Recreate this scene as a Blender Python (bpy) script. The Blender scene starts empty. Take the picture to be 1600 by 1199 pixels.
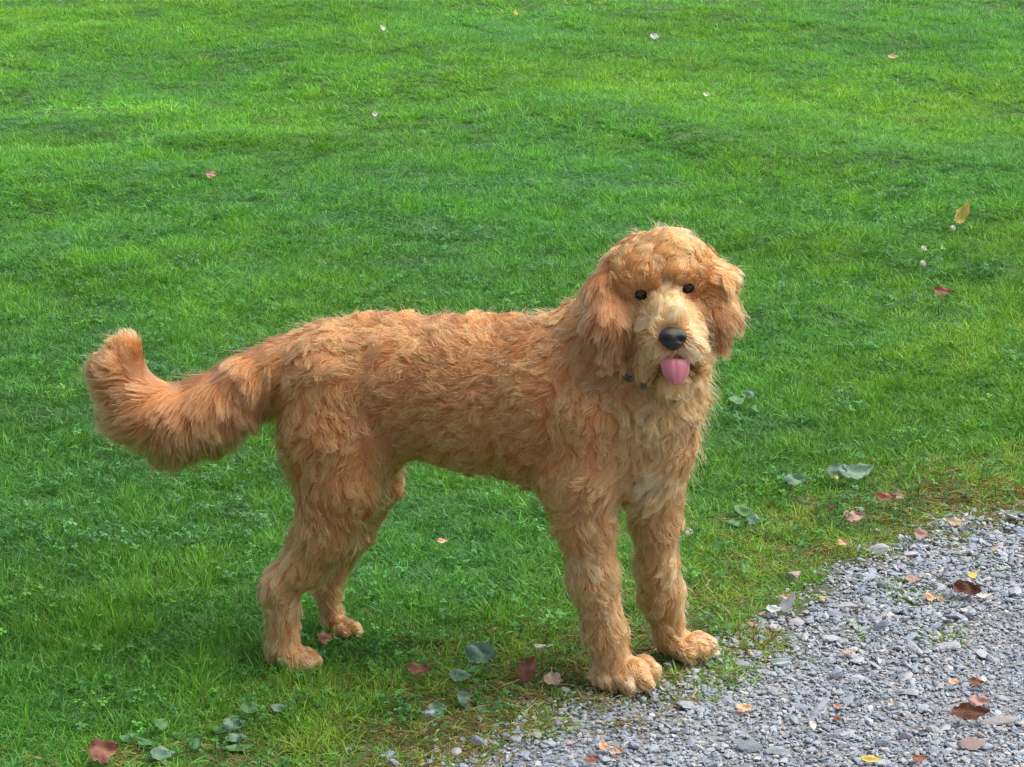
import bpy, math, random
import numpy as np
from mathutils import Vector, Matrix, kdtree

random.seed(7)
RNG = np.random.default_rng(7)
SC = bpy.context.scene
COL = SC.collection

# ------------------------------------------------------------------ camera
CAM_H = 1.60
PITCH = math.radians(15.87)
FPX = 4000.0                       # focal length in pixels of a 1600 px wide picture
cam_d = bpy.data.cameras.new('camera')
cam_d.sensor_width = 36.0
cam_d.lens = 36.0 * FPX / 1600.0
cam_d.clip_start = 0.1
cam_d.clip_end = 1000.0
cam = bpy.data.objects.new('camera', cam_d)
cam.location = (0, 0, CAM_H)
cam.rotation_euler = (math.pi / 2 - PITCH, 0, 0)
COL.objects.link(cam)
SC.camera = cam

# ------------------------------------------------------------------ sky and sun
SUN_EL, SUN_AZ = math.radians(60), math.radians(84)    # azimuth clockwise from +Y
world = bpy.data.worlds.new('World')
SC.world = world
world.use_nodes = True
nt = world.node_tree
bg = nt.nodes['Background']
sky = nt.nodes.new('ShaderNodeTexSky')
sky.sky_type = 'NISHITA'
sky.sun_disc = False
sky.sun_elevation = SUN_EL
sky.sun_rotation = SUN_AZ
sky.air_density = 1.0
sky.dust_density = 4.0
sky.ozone_density = 0.6
hsv = nt.nodes.new('ShaderNodeHueSaturation')      # thin cloud: the blue is washed out
hsv.inputs['Saturation'].default_value = 0.55
nt.links.new(sky.outputs[0], hsv.inputs['Color'])
nt.links.new(hsv.outputs[0], bg.inputs[0])
bg.inputs[1].default_value = 0.08
sun_d = bpy.data.lights.new('sun', 'SUN')
sun_d.energy = 1.5
sun_d.angle = math.radians(60)
sun_d.color = (1.0, 0.93, 0.82)
sun = bpy.data.objects.new('sun', sun_d)
sdir = Vector((math.sin(SUN_AZ) * math.cos(SUN_EL), math.cos(SUN_AZ) * math.cos(SUN_EL), math.sin(SUN_EL)))
sun.rotation_euler = sdir.to_track_quat('Z', 'Y').to_euler()
sun.location = sdir * 20
COL.objects.link(sun)
SC.view_settings.view_transform = 'Standard'
SC.view_settings.look = 'None'
SC.view_settings.exposure = 1.36
SC.view_settings.gamma = 1.0
SC.view_settings.use_curve_mapping = False
SC.render.engine = 'CYCLES'
SC.cycles.use_denoising = True
SC.cycles.denoising_prefilter = 'NONE'
SC.cycles.filter_width = 1.4
SC.cycles.max_bounces = 10
SC.cycles.diffuse_bounces = 4
SC.cycles.glossy_bounces = 4
SC.cycles.transmission_bounces = 6
SC.cycles_curves.shape = 'RIBBONS'

# ------------------------------------------------------------------ helpers
CT, ST = math.cos(PITCH), math.sin(PITCH)

def P(px, py, Y):
    """the point of the place seen at photo pixel (px, py) at ground distance Y"""
    dx, up = px - 800.0, 599.5 - py
    d = np.array([dx, FPX * CT + up * ST, -FPX * ST + up * CT])
    p = d * (Y / d[1])
    p[2] += CAM_H
    return p

def G(px, py, z=0.0):
    """the point at height z seen at photo pixel (px, py)"""
    dx, up = px - 800.0, 599.5 - py
    d = np.array([dx, FPX * CT + up * ST, -FPX * ST + up * CT])
    p = d * ((CAM_H - z) / -d[2])
    p[2] += CAM_H
    return p

def project(X, Y, Z):
    z = Z - CAM_H
    f = Y * CT - z * ST
    u = Y * ST + z * CT
    return 800 + FPX * X / f, 599.5 - FPX * u / f

_tab = np.random.default_rng(99).random((64, 256, 256)).astype(np.float32)

def vnoise(x, y, seed=0):
    x = np.asarray(x, dtype=np.float64) + 1000; y = np.asarray(y, dtype=np.float64) + 1000
    xi, yi = np.floor(x).astype(int), np.floor(y).astype(int)
    fx, fy = x - xi, y - yi
    fx = fx * fx * (3 - 2 * fx); fy = fy * fy * (3 - 2 * fy)
    t = _tab[seed % 64]
    a, b = t[xi & 255, yi & 255], t[(xi + 1) & 255, yi & 255]
    c, d = t[xi & 255, (yi + 1) & 255], t[(xi + 1) & 255, (yi + 1) & 255]
    return (a * (1 - fx) + b * fx) * (1 - fy) + (c * (1 - fx) + d * fx) * fy

def fbm(x, y, seed=0, octv=4):
    s, a, tot = 0, 1.0, 0
    for k in range(octv):
        s = s + a * vnoise(x * 2 ** k + 17.3 * k, y * 2 ** k + 5.1 * k, seed + k)
        tot += a; a *= 0.55
    return s / tot

def vnoise3(p, seed=0):
    x, y, z = p[:, 0] + 100, p[:, 1] + 100, p[:, 2] + 100
    zi = np.floor(z).astype(int); fz = z - zi; fz = fz * fz * (3 - 2 * fz)
    def lay(k):
        xi, yi = np.floor(x).astype(int), np.floor(y).astype(int)
        fx, fy = x - xi, y - yi
        fx = fx * fx * (3 - 2 * fx); fy = fy * fy * (3 - 2 * fy)
        l = (k + seed * 7) & 63
        a, b = _tab[l, xi & 255, yi & 255], _tab[l, (xi + 1) & 255, yi & 255]
        c, d = _tab[l, xi & 255, (yi + 1) & 255], _tab[l, (xi + 1) & 255, (yi + 1) & 255]
        return (a * (1 - fx) + b * fx) * (1 - fy) + (c * (1 - fx) + d * fx) * fy
    return lay(zi) * (1 - fz) + lay(zi + 1) * fz

def link(o, parent=None):
    COL.objects.link(o)
    if parent is not None:
        o.parent = parent
    return o

def tag(o, label=None, cat=None, group=None, kind=None):
    if label: o['label'] = label
    if cat: o['category'] = cat
    if group: o['group'] = group
    if kind: o['kind'] = kind
    return o

def mesh_obj(name, v, f, mat, parent=None, smooth=True):
    me = bpy.data.meshes.new(name)
    me.from_pydata([tuple(map(float, q)) for q in v], [], [tuple(map(int, q)) for q in f])
    me.materials.append(mat)
    if smooth:
        me.polygons.foreach_set('use_smooth', [True] * len(me.polygons))
    me.update()
    return link(bpy.data.objects.new(name, me), parent)

def quads_obj(name, V, F, mat, parent=None):
    """fast: V (n,3) array, F (m,4) array"""
    me = bpy.data.meshes.new(name)
    me.vertices.add(len(V)); me.vertices.foreach_set('co', np.asarray(V, np.float32).ravel())
    k = F.shape[1]
    me.loops.add(F.size); me.loops.foreach_set('vertex_index', F.astype(np.int32).ravel())
    me.polygons.add(len(F)); me.polygons.foreach_set('loop_start', np.arange(0, F.size, k, dtype=np.int32))
    me.polygons.foreach_set('use_smooth', np.ones(len(F), bool))
    me.update(); me.validate()
    me.materials.append(mat)
    return link(bpy.data.objects.new(name, me), parent)

class N:
    """tiny node graph helper"""
    def __init__(s, name):
        s.m = bpy.data.materials.new(name); s.m.use_nodes = True
        s.t = s.m.node_tree; s.t.nodes.clear()
        s.out = s.t.nodes.new('ShaderNodeOutputMaterial')
    def n(s, typ, _props=None, **ins):
        nd = s.t.nodes.new(typ)
        for k, v in (_props or {}).items(): setattr(nd, k, v)
        for k, v in ins.items():
            key = k.replace('_', ' ')
            sock = nd.inputs[int(k[1:])] if k[0] == 'i' and k[1:].isdigit() else nd.inputs[key]
            if isinstance(v, bpy.types.NodeSocket): s.t.links.new(v, sock)
            else: sock.default_value = v
        return nd
    def mix(s, f, a, b, mode='MIX'):
        nd = s.t.nodes.new('ShaderNodeMix'); nd.data_type = 'RGBA'; nd.blend_type = mode
        for sock, v in ((nd.inputs['Factor'], f), (nd.inputs[6], a), (nd.inputs[7], b)):
            if isinstance(v, bpy.types.NodeSocket): s.t.links.new(v, sock)
            else: sock.default_value = v
        return nd.outputs[2]
    def math(s, op, a, b=0.0, c=0.0, clamp=False):
        nd = s.t.nodes.new('ShaderNodeMath'); nd.operation = op; nd.use_clamp = clamp
        for sock, v in zip(nd.inputs, (a, b, c)):
            if isinstance(v, bpy.types.NodeSocket): s.t.links.new(v, sock)
            else: sock.default_value = v
        return nd.outputs[0]
    def attr(s, name, typ='GEOMETRY'):
        nd = s.t.nodes.new('ShaderNodeAttribute'); nd.attribute_name = name; nd.attribute_type = typ
        return nd
    def ramp(s, f, stops):
        nd = s.t.nodes.new('ShaderNodeValToRGB'); s.t.links.new(f, nd.inputs[0])
        e = nd.color_ramp.elements
        while len(e) < len(stops): e.new(0.5)
        for el, (p, c) in zip(e, stops): el.position = p; el.color = c
        return nd.outputs[0]
    def done(s, shader):
        s.t.links.new(shader, s.out.inputs[0]); return s.m

def C4(r, g, b): return (r, g, b, 1)

def scatter(name, pts, rot, scl, idx, attrs, variants, label=None):
    """one object that instances the variant meshes on a cloud of points (geometry nodes)"""
    me = bpy.data.meshes.new(name)
    n = len(pts)
    me.vertices.add(n); me.vertices.foreach_set('co', np.asarray(pts, np.float32).ravel())
    a = me.attributes.new('rot', 'FLOAT_VECTOR', 'POINT'); a.data.foreach_set('vector', np.asarray(rot, np.float32).ravel())
    a = me.attributes.new('scl', 'FLOAT_VECTOR', 'POINT'); a.data.foreach_set('vector', np.asarray(scl, np.float32).ravel())
    a = me.attributes.new('idx', 'INT', 'POINT'); a.data.foreach_set('value', np.asarray(idx, np.int32))
    for k, v in attrs.items():
        a = me.attributes.new(k, 'FLOAT', 'POINT'); a.data.foreach_set('value', np.asarray(v, np.float32))
    ob = link(bpy.data.objects.new(name, me))
    src = bpy.data.collections.new(name + '_source')
    for i, vm in enumerate(variants):
        src.objects.link(bpy.data.objects.new('%s_source_%02d' % (name, i), vm))
    ng = bpy.data.node_groups.new(name, 'GeometryNodeTree')
    ng.interface.new_socket('Geometry', in_out='INPUT', socket_type='NodeSocketGeometry')
    ng.interface.new_socket('Geometry', in_out='OUTPUT', socket_type='NodeSocketGeometry')
    gi, go = ng.nodes.new('NodeGroupInput'), ng.nodes.new('NodeGroupOutput')
    ci = ng.nodes.new('GeometryNodeCollectionInfo'); ci.inputs[0].default_value = src
    ci.inputs['Separate Children'].default_value = True
    ip = ng.nodes.new('GeometryNodeInstanceOnPoints')
    def na(nm, dt):
        q = ng.nodes.new('GeometryNodeInputNamedAttribute'); q.data_type = dt; q.inputs[0].default_value = nm
        return q.outputs[0]
    L = ng.links.new
    L(gi.outputs[0], ip.inputs['Points']); L(ci.outputs[0], ip.inputs['Instance'])
    ip.inputs['Pick Instance'].default_value = True
    L(na('idx', 'INT'), ip.inputs['Instance Index'])
    e2r = ng.nodes.new('FunctionNodeEulerToRotation')
    L(na('rot', 'FLOAT_VECTOR'), e2r.inputs[0]); L(e2r.outputs[0], ip.inputs['Rotation'])
    L(na('scl', 'FLOAT_VECTOR'), ip.inputs['Scale'])
    L(ip.outputs[0], go.inputs[0])
    md = ob.modifiers.new('scatter', 'NODES'); md.node_group = ng
    return ob

def bare_mesh(name, v, f, mat, smooth=True):
    me = bpy.data.meshes.new(name)
    me.from_pydata([tuple(map(float, q)) for q in v], [], f)
    me.materials.append(mat)
    if smooth: me.polygons.foreach_set('use_smooth', [True] * len(me.polygons))
    me.update()
    return me

# ------------------------------------------------------------------ the ground
EDGE_PX = [(520, 1290), (600, 1235), (665, 1200), (740, 1176), (812, 1150), (868, 1110), (920, 1090), (1000, 1084), (1060, 1062),
           (1130, 1020), (1200, 985), (1262, 962), (1300, 925), (1325, 885), (1375, 862), (1440, 842), (1500, 815),
           (1600, 800), (1700, 780), (1850, 750), (2100, 715)]
EDGE = np.array([G(a, b)[:2] for a, b in EDGE_PX])
EDGE = np.vstack([[EDGE[0, 0] - 3.0, EDGE[0, 1] - 1.6], EDGE, [EDGE[-1, 0] + 6, EDGE[-1, 1] + 3.0]])

def edge_dist(x, y):
    """signed distance to the verge: above 0 on the gravel side"""
    x = np.asarray(x, float); y = np.asarray(y, float)
    best = np.full(x.shape, 1e9); sgn = np.ones(x.shape)
    for (ax, ay), (bx, by) in zip(EDGE[:-1], EDGE[1:]):
        ex, ey = bx - ax, by - ay
        t = np.clip(((x - ax) * ex + (y - ay) * ey) / (ex * ex + ey * ey), 0, 1)
        qx, qy = x - ax - t * ex, y - ay - t * ey
        d = np.hypot(qx, qy)
        s = np.where(ex * (y - ay) - ey * (x - ax) < 0, 1.0, -1.0)
        m = d < best
        best = np.where(m, d, best); sgn = np.where(m, s, sgn)
    return best * sgn

def ss(a, b, x):
    t = np.clip((x - a) / (b - a), 0, 1); return t * t * (3 - 2 * t)

def ground_z(x, y):
    x = np.asarray(x, float); y = np.asarray(y, float)
    far = ss(4.6, 6.5, y)
    h = (fbm(x * 0.9 + 0.5 * y, y * 0.55, 3, 3) - 0.5) * 0.16 * far
    h = h + (fbm(x * 3.1, y * 2.0, 9, 3) - 0.5) * 0.05 * (0.25 + 0.75 * far) * ss(3.9, 5.0, y)
    # the worn rut with a small bank, upper left
    q = (x - (-0.95)) * 0.94 + (y - 8.7) * 0.34
    w = -(x - (-0.95)) * 0.34 + (y - 8.7) * 0.94
    h = h + np.exp(-(q / 0.55) ** 2) * (0.055 * np.exp(-((w + 0.12) / 0.16) ** 2) - 0.03 * np.exp(-((w - 0.1) / 0.1) ** 2))
    e = edge_dist(x, y)
    h = h - 0.012 * ss(0.0, 0.08, e)
    return h

def ground_material():
    g = N('soil_and_thatch')
    tc = g.n('ShaderNodeNewGeometry').outputs['Position']
    n1 = g.n('ShaderNodeTexNoise', Vector=tc, Scale=9.0, Detail=8.0, Roughness=0.7).outputs[0]
    n2 = g.n('ShaderNodeTexNoise', Vector=tc, Scale=90.0, Detail=4.0, Roughness=0.7).outputs[0]
    soil = g.ramp(n2, [(0.3, C4(0.035, 0.028, 0.018)), (0.7, C4(0.12, 0.095, 0.06))])
    moss = g.ramp(n2, [(0.3, C4(0.03, 0.085, 0.015)), (0.7, C4(0.08, 0.16, 0.03))])
    lawn = g.attr('lawn').outputs['Fac']
    a = g.mix(g.math('MULTIPLY_ADD', n1, 3.0, g.math('MULTIPLY_ADD', lawn, 1.2, -1.2), clamp=True), soil, moss)
    dust = g.ramp(n2, [(0.3, C4(0.17, 0.175, 0.185)), (0.75, C4(0.31, 0.32, 0.34))])
    e = g.attr('gravel').outputs['Fac']
    f = g.math('SMOOTHSTEP' if False else 'ADD', e, g.math('MULTIPLY_ADD', n1, 0.5, -0.25), clamp=True)
    col = g.mix(f, a, dust)
    bs = g.n('ShaderNodeBsdfPrincipled', Base_Color=col, Roughness=0.95)
    bp = g.n('ShaderNodeBump', Strength=0.7, Distance=0.01, Height=n2)
    g.t.links.new(bp.outputs[0], bs.inputs['Normal'])
    return g.done(bs.outputs[0])

def build_ground():
    xs = np.concatenate([[-300, -120, -50, -20, -9], np.linspace(-4.5, 4.5, 181), [9, 20, 50, 120, 300]])
    ys = np.concatenate([[-300, -100, -20, 0, 2.0], np.linspace(2.6, 16, 240), [20, 30, 60, 150, 500]])
    X, Y = np.meshgrid(xs, ys)
    Z = ground_z(X, Y)
    V = np.stack([X, Y, Z], -1).reshape(-1, 3)
    nx, ny = len(xs), len(ys)
    i = np.arange(nx * ny).reshape(ny, nx)
    F = np.stack([i[:-1, :-1], i[:-1, 1:], i[1:, 1:], i[1:, :-1]], -1).reshape(-1, 4)
    ob = quads_obj('ground', V, F, ground_material())
    a = ob.data.attributes.new('gravel', 'FLOAT', 'POINT')
    a.data.foreach_set('value', ss(-0.03, 0.10, edge_dist(V[:, 0], V[:, 1])).astype(np.float32))
    a = ob.data.attributes.new('lawn', 'FLOAT', 'POINT')
    a.data.foreach_set('value', ss(0.05, 0.55, -edge_dist(V[:, 0], V[:, 1])).astype(np.float32))
    tag(ob, 'soil and short turf sloping gently behind the gravel drive', kind='structure')
build_ground()

# ------------------------------------------------------------------ gravel
def gravel_material():
    g = N('crushed_grey_stone')
    tint = g.attr('tint', 'INSTANCER').outputs['Fac']
    val = g.attr('val', 'INSTANCER').outputs['Fac']
    tc = g.n('ShaderNodeNewGeometry').outputs['Position']
    n2 = g.n('ShaderNodeTexNoise', Vector=tc, Scale=260.0, Detail=5.0, Roughness=0.65).outputs[0]
    c = g.ramp(tint, [(0.0, C4(0.205, 0.25, 0.31)), (0.5, C4(0.285, 0.325, 0.37)), (0.8, C4(0.345, 0.36, 0.385)),
                      (0.93, C4(0.43, 0.42, 0.40)), (0.985, C4(0.34, 0.27, 0.235)), (1.0, C4(0.5, 0.5, 0.5))])
    c = g.mix(1.0, c, g.ramp(n2, [(0.3, C4(0.72, 0.72, 0.74)), (0.7, C4(1.1, 1.1, 1.1))]), 'MULTIPLY')
    v = g.n('ShaderNodeCombineColor', Red=val, Green=val, Blue=val).outputs[0]
    c = g.mix(1.0, c, v, 'MULTIPLY')
    bs = g.n('ShaderNodeBsdfPrincipled', Base_Color=c, Roughness=0.75)
    bp = g.n('ShaderNodeBump', Strength=0.35, Distance=0.002, Height=n2)
    g.t.links.new(bp.outputs[0], bs.inputs['Normal'])
    return g.done(bs.outputs[0])

def stone_geo(rng, sub=2, flat=0.55, rough=0.22):
    """an angular broken stone: a hull of random cut planes over an icosphere"""
    import bmesh
    bm = bmesh.new()
    bmesh.ops.create_icosphere(bm, subdivisions=sub, radius=1.0)
    v = np.array([q.co for q in bm.verts])
    f = [tuple(x.index for x in q.verts) for q in bm.faces]
    bm.free()
    v /= np.linalg.norm(v, axis=1)[:, None]
    r = np.full(len(v), 1.35)
    for k in range(9):
        nrm = rng.normal(size=3); nrm /= np.linalg.norm(nrm)
        d = rng.uniform(0.50, 0.95)
        c = v @ nrm
        r = np.where(c > 0.05, np.minimum(r, d / np.maximum(c, 0.05)), r)
    r = r * (1 + rng.uniform(-0.03, 0.03, len(v)))
    v = v * r[:, None]
    v *= np.array([rng.uniform(0.85, 1.3), rng.uniform(0.7, 1.0), flat * rng.uniform(0.75, 1.25)])
    return v, f

def build_gravel():
    mat = gravel_material()
    rng = np.random.default_rng(5)
    var = []
    for k in range(22):
        v, f = stone_geo(rng, 2, 0.42)
        var.append(bare_mesh('gravel_stone', v * 0.5, f, mat, smooth=False))
    n = 455000
    x = rng.uniform(-1.3, 2.8, n); y = rng.uniform(2.4, 5.6, n)
    e = edge_dist(x, y) + (fbm(x * 14, y * 14, 21, 3) - 0.5) * 0.14
    dens = ss(-0.08, 0.03, e)
    keep = (rng.random(n) < dens * 1.0) | ((e > -0.18) & (rng.random(n) < 0.03))
    x, y, e = x[keep], y[keep], e[keep]
    n = len(x)
    patch = fbm(x * 2.2, y * 2.2, 30, 3)
    s = 0.0032 * np.exp(rng.normal(0, 0.42, n)) * (0.7 + 0.85 * patch)
    big = rng.random(n) < 0.05
    s = np.where(big, s * rng.uniform(1.6, 2.7, n), s)
    # windrow of coarser stones along the verge, right
    sx = np.exp(-((e - 0.13) / 0.08) ** 2) * ss(0.45, 0.8, x)
    s = s * (1 + 0.5 * sx)
    s = s * 2.0
    s = np.minimum(s, 0.030)
    keep = rng.random(n) < np.minimum(1.0, (0.0076 / s) ** 1.15) * np.where((x > 0.2 * y + 0.25) | (y < 3.25), 0.45, 1.0)
    x, y, e, s, sx = x[keep], y[keep], e[keep], s[keep], sx[keep]; n = len(x)
    z = ground_z(x, y) + s * rng.uniform(-0.12, 0.20, n) + rng.uniform(0, 0.004, n) + 0.006 * sx
    rot = np.stack([rng.normal(0, 0.27, n), rng.normal(0, 0.27, n), rng.uniform(0, 6.28, n)], -1)
    scl = np.repeat(s[:, None], 3, 1)
    tint = np.clip(rng.random(n) * 0.985, 0, 1)
    val = np.clip(rng.normal(1.03, 0.13, n), 0.55, 1.5)
    ob = scatter('gravel', np.stack([x, y, z], -1), rot, scl, rng.integers(0, len(var), n), {'tint': tint, 'val': val}, var)
    tag(ob, 'blue grey crushed stone gravel of the drive', 'gravel', kind='stuff')
    return mat
GRAVEL = build_gravel()

# ------------------------------------------------------------------ grass
def grass_material(name, stops, rough=0.48, trans=0.40):
    g = N(name)
    tint = g.attr('tint', 'INSTANCER').outputs['Fac']
    val = g.attr('val', 'INSTANCER').outputs['Fac']
    dry = g.attr('dry', 'INSTANCER').outputs['Fac']
    isl = g.n('ShaderNodeNewGeometry').outputs['Random Per Island']
    t = g.math('ADD', tint, g.math('MULTIPLY_ADD', isl, 0.36, -0.18), clamp=True)
    c = g.ramp(t, stops)
    dd = g.math('GREATER_THAN', dry, g.math('FRACT', g.math('MULTIPLY', isl, 37.7)))
    c = g.mix(dd, c, g.ramp(isl, [(0.0, C4(0.20, 0.14, 0.06)), (0.6, C4(0.15, 0.13, 0.04)), (1.0, C4(0.34, 0.30, 0.16))]))
    vv = g.math('MULTIPLY', val, g.math('MULTIPLY_ADD', g.math('FRACT', g.math('MULTIPLY', isl, 13.1)), 1.0, 0.5))
    v = g.n('ShaderNodeCombineColor', Red=vv, Green=vv, Blue=vv).outputs[0]
    c = g.mix(1.0, c, v, 'MULTIPLY')
    bs = g.n('ShaderNodeBsdfPrincipled', Base_Color=c, Roughness=rough)
    bs.inputs['Specular IOR Level'].default_value = 0.35
    tr = g.n('ShaderNodeBsdfTranslucent', Color=g.mix(1.0, c, C4(1.35, 1.25, 0.6), 'MULTIPLY'))
    mx = g.n('ShaderNodeMixShader', i0=trans, i1=bs.outputs[0], i2=tr.outputs[0])
    return g.done(mx.outputs[0])

def blade(rng, x0, y0, L, w, lean, az, V, F):
    """one curved tapering blade of three segments"""
    face = az + rng.uniform(-1.2, 1.2)
    sx, sy = -math.sin(face), math.cos(face)
    b = len(V)
    a = 0.08 + lean * 0.2
    px, pz = 0.0, 0.0
    segs = 3
    for k in range(segs + 1):
        t = k / segs
        ww = w * (1 - t ** 1.6) * 0.5
        cx, cy = x0 + px * math.cos(az), y0 + px * math.sin(az)
        if k < segs:
            V.append((cx + sx * ww, cy + sy * ww, pz)); V.append((cx - sx * ww, cy - sy * ww, pz))
        else:
            V.append((cx, cy, pz))
        a += lean * 0.55
        px += math.sin(a) * L / segs; pz += math.cos(a) * L / segs
    F += [(b, b + 1, b + 3, b + 2), (b + 2, b + 3, b + 5, b + 4), (b + 4, b + 5, b + 6)]

def build_grass():
    stops = [(0.0, C4(0.12, 0.26, 0.14)), (0.25, C4(0.072, 0.235, 0.062)), (0.55, C4(0.098, 0.280, 0.040)),
             (0.8, C4(0.145, 0.320, 0.036)), (1.0, C4(0.23, 0.35, 0.06))]
    mat = grass_material('grass_blade', stops)
    rng = np.random.default_rng(11)
    var = []
    for k in range(14):
        V, F = [], []
        main = rng.uniform(0, 6.28)
        for j in range(26):
            r = 0.022 * math.sqrt(rng.random()); a = rng.uniform(0, 6.28)
            L = rng.uniform(0.018, 0.046); lean = abs(rng.normal(0.7, 0.45))
            blade(rng, r * math.cos(a), r * math.sin(a), L, rng.uniform(0.0013, 0.0032), min(lean, 1.5), a + rng.normal(0, 0.9), V, F)
        var.append(bare_mesh('grass_tuft', V, F, mat))
    for k in range(5):        # finer, shorter tufts with some broad blades
        V, F = [], []
        for j in range(16):
            r = 0.02 * math.sqrt(rng.random()); a = rng.uniform(0, 6.28)
            blade(rng, r * math.cos(a), r * math.sin(a), rng.uniform(0.025, 0.055), rng.uniform(0.0028, 0.0048), min(1.2, abs(rng.normal(0.7, 0.3))), a + rng.normal(0, 0.6), V, F)
        var.append(bare_mesh('grass_tuft', V, F, mat))
    # points: spacing grows slowly with distance
    parts = []
    for (y0, y1, sp) in ((3.2, 4.6, 0.0145), (4.6, 6.2, 0.0165), (6.2, 8.5, 0.020), (8.5, 12.0, 0.026), (12.0, 17.0, 0.040)):
        w = 0.215 * y1 + 0.55 + 2.6
        m = int((y1 - y0) * 2 * w / sp ** 2)
        yy = rng.uniform(y0, y1, m); xx = rng.uniform(-w, w, m)
        out = np.abs(xx) - (0.215 * yy + 0.35)       # sparser beyond the picture's sides
        ok = (out < 2.6) & ((out < 0) | (rng.random(m) < 0.42 - 0.12 * out))
        parts.append((xx[ok], yy[ok], np.where(out[ok] < 0, sp, sp * 1.7)))
    x = np.concatenate([p[0] for p in parts]); y = np.concatenate([p[1] for p in parts]); sp = np.concatenate([p[2] for p in parts])
    n = len(x)
    e = edge_dist(x, y)
    en = e + (fbm(x * 7, y * 7, 40, 3) - 0.5) * 0.16
    worn = ss(-0.55, -0.02, en)                      # thin turf beside the drive
    thin = fbm(x * 10, y * 10, 41, 3)
    keep = (en < 0.0) & (rng.random(n) > worn * 0.58 * ss(0.38, 0.62, thin)) & (rng.random(n) > 0.18 * worn)
    # stray tufts in the gravel
    for (a, b, r) in ((1195, 1008, .05), (1090, 1052, .07), (1570, 820, .03), (1435, 920, .05), (1460, 990, .035), (1550, 873, .02), (1350, 980, .03), (1010, 1078, .02), (1130, 1048, .05)):
        g = G(a, b); keep |= (np.hypot(x - g[0], (y - g[1]) * 0.8) < r * (0.5 + rng.random(n))) & (rng.random(n) < 0.55)
    x, y, sp, e, worn = x[keep], y[keep], sp[keep], en[keep], worn[keep]
    n = len(x)
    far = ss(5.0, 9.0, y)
    big = fbm(x * 1.1 - y * 0.35, y * 0.8 + x * 0.2, 50, 4)
    mid = fbm(x * 4.5 - y * 1.0, y * 3.0, 52, 3)
    fine = fbm(x * 16, y * 13, 55, 2)
    hgt = 0.62 + 0.6 * (mid - 0.5) + 0.9 * (fine - 0.5)
    hgt = np.clip(hgt, 0.35, 1.5) * (1 - 0.38 * worn) * rng.uniform(0.75, 1.25, n) * (1 - 0.2 * far)
    # longer grass on the near left and round the hind feet
    lush = ss(0.25, -0.4, x) * ss(4.9, 4.2, y)
    hgt *= 1 + 0.10 * lush
    for (a, b, r) in ((455, 1062, .10), (560, 1003, .07), (505, 1015, .08), (300, 1000, .25), (380, 1080, .2)):
        q = G(a, b); hgt *= 1 + 0.10 * np.exp(-(((x - q[0]) ** 2 + ((y - q[1]) * 1.3) ** 2) / r ** 2))
    s = (sp / 0.0165) ** 0.3
    tint = 0.52 + (big - 0.5) * 0.6 + (mid - 0.5) * 0.4 + (fine - 0.5) * 0.3 + rng.normal(0, 0.06, n) + 0.26 * worn - 0.05 * lush
    tint = np.clip(tint, 0.02, 0.98)
    dryn = fbm(x * 12 + 4, y * 12, 60, 3)
    dry = np.clip(0.03 + 0.40 * worn * ss(0.42, 0.70, dryn) + 0.05 * worn, 0, 0.6)
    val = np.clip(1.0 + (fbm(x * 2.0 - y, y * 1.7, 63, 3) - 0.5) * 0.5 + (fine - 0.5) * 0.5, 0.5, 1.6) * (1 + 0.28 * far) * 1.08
    # pale worn patch beside the rut
    g = G(160, 168); pq = np.exp(-(((x - g[0]) * 0.9 + (y - g[1]) * 0.3) / 0.28) ** 2 - ((y - g[1]) / 0.14) ** 2)
    val *= 1 + 0.5 * pq; hgt *= 1 - 0.5 * pq; tint = np.clip(tint + 0.2 * pq, 0, 1)
    idx = np.where(rng.random(n) < 0.9, rng.integers(0, 14, n), rng.integers(14, 19, n))
    wdt = s * rng.uniform(0.85, 1.2, n)
    scl = np.stack([wdt, wdt, hgt * s], -1)
    rot = np.stack([rng.normal(0, 0.12, n), rng.normal(0, 0.12, n), rng.uniform(0, 6.28, n)], -1)
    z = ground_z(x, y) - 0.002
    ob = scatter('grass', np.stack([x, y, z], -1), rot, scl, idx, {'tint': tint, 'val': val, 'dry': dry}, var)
    tag(ob, 'short green lawn grass behind the gravel drive', 'grass', kind='stuff')
    print('grass tufts', n)

    # dead stems and thatch lying in the thin turf
    var2 = []
    for k in range(6):
        V, F = [], []
        for j in range(14):
            r = 0.03 * math.sqrt(rng.random()); a = rng.uniform(0, 6.28)
            blade(rng, r * math.cos(a), r * math.sin(a), rng.uniform(0.015, 0.05), rng.uniform(0.0008, 0.0022), rng.uniform(1.0, 1.45), rng.uniform(0, 6.28), V, F)
        v2 = np.array(V); v2[:, 2] = v2[:, 2] * 0.45 + rng.uniform(0, 0.004, len(v2))
        var2.append(bare_mesh('dry_stem', v2, F, mat))
    m = 15000
    yy = rng.uniform(3.3, 6.5, m); xx = rng.uniform(-1, 1, m) * (0.215 * yy + 0.4)
    ee = edge_dist(xx, yy) + (fbm(xx * 8, yy * 8, 44, 3) - 0.5) * 0.25
    kp = rng.random(m) < np.where(ee < 0, ss(-0.5, -0.05, ee) * ss(0.35, 0.6, fbm(xx * 9, yy * 9, 45, 3)), 0.5 * (1 - ss(0.0, 0.10, ee)))
    xx, yy = xx[kp], yy[kp]; m = len(xx)
    ob = scatter('dry_thatch', np.stack([xx, yy, ground_z(xx, yy) + 0.003], -1), np.stack([rng.normal(0, .1, m), rng.normal(0, .1, m), rng.uniform(0, 6.28, m)], -1),
                 np.repeat(rng.uniform(.6, 1.2, m)[:, None], 3, 1), rng.integers(0, 6, m), {'tint': rng.random(m), 'val': rng.uniform(.8, 1.7, m), 'dry': np.full(m, 0.93)}, var2)
    tag(ob, 'dead straw-coloured stems lying along the gravel edge', 'dry grass', kind='stuff')

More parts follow.
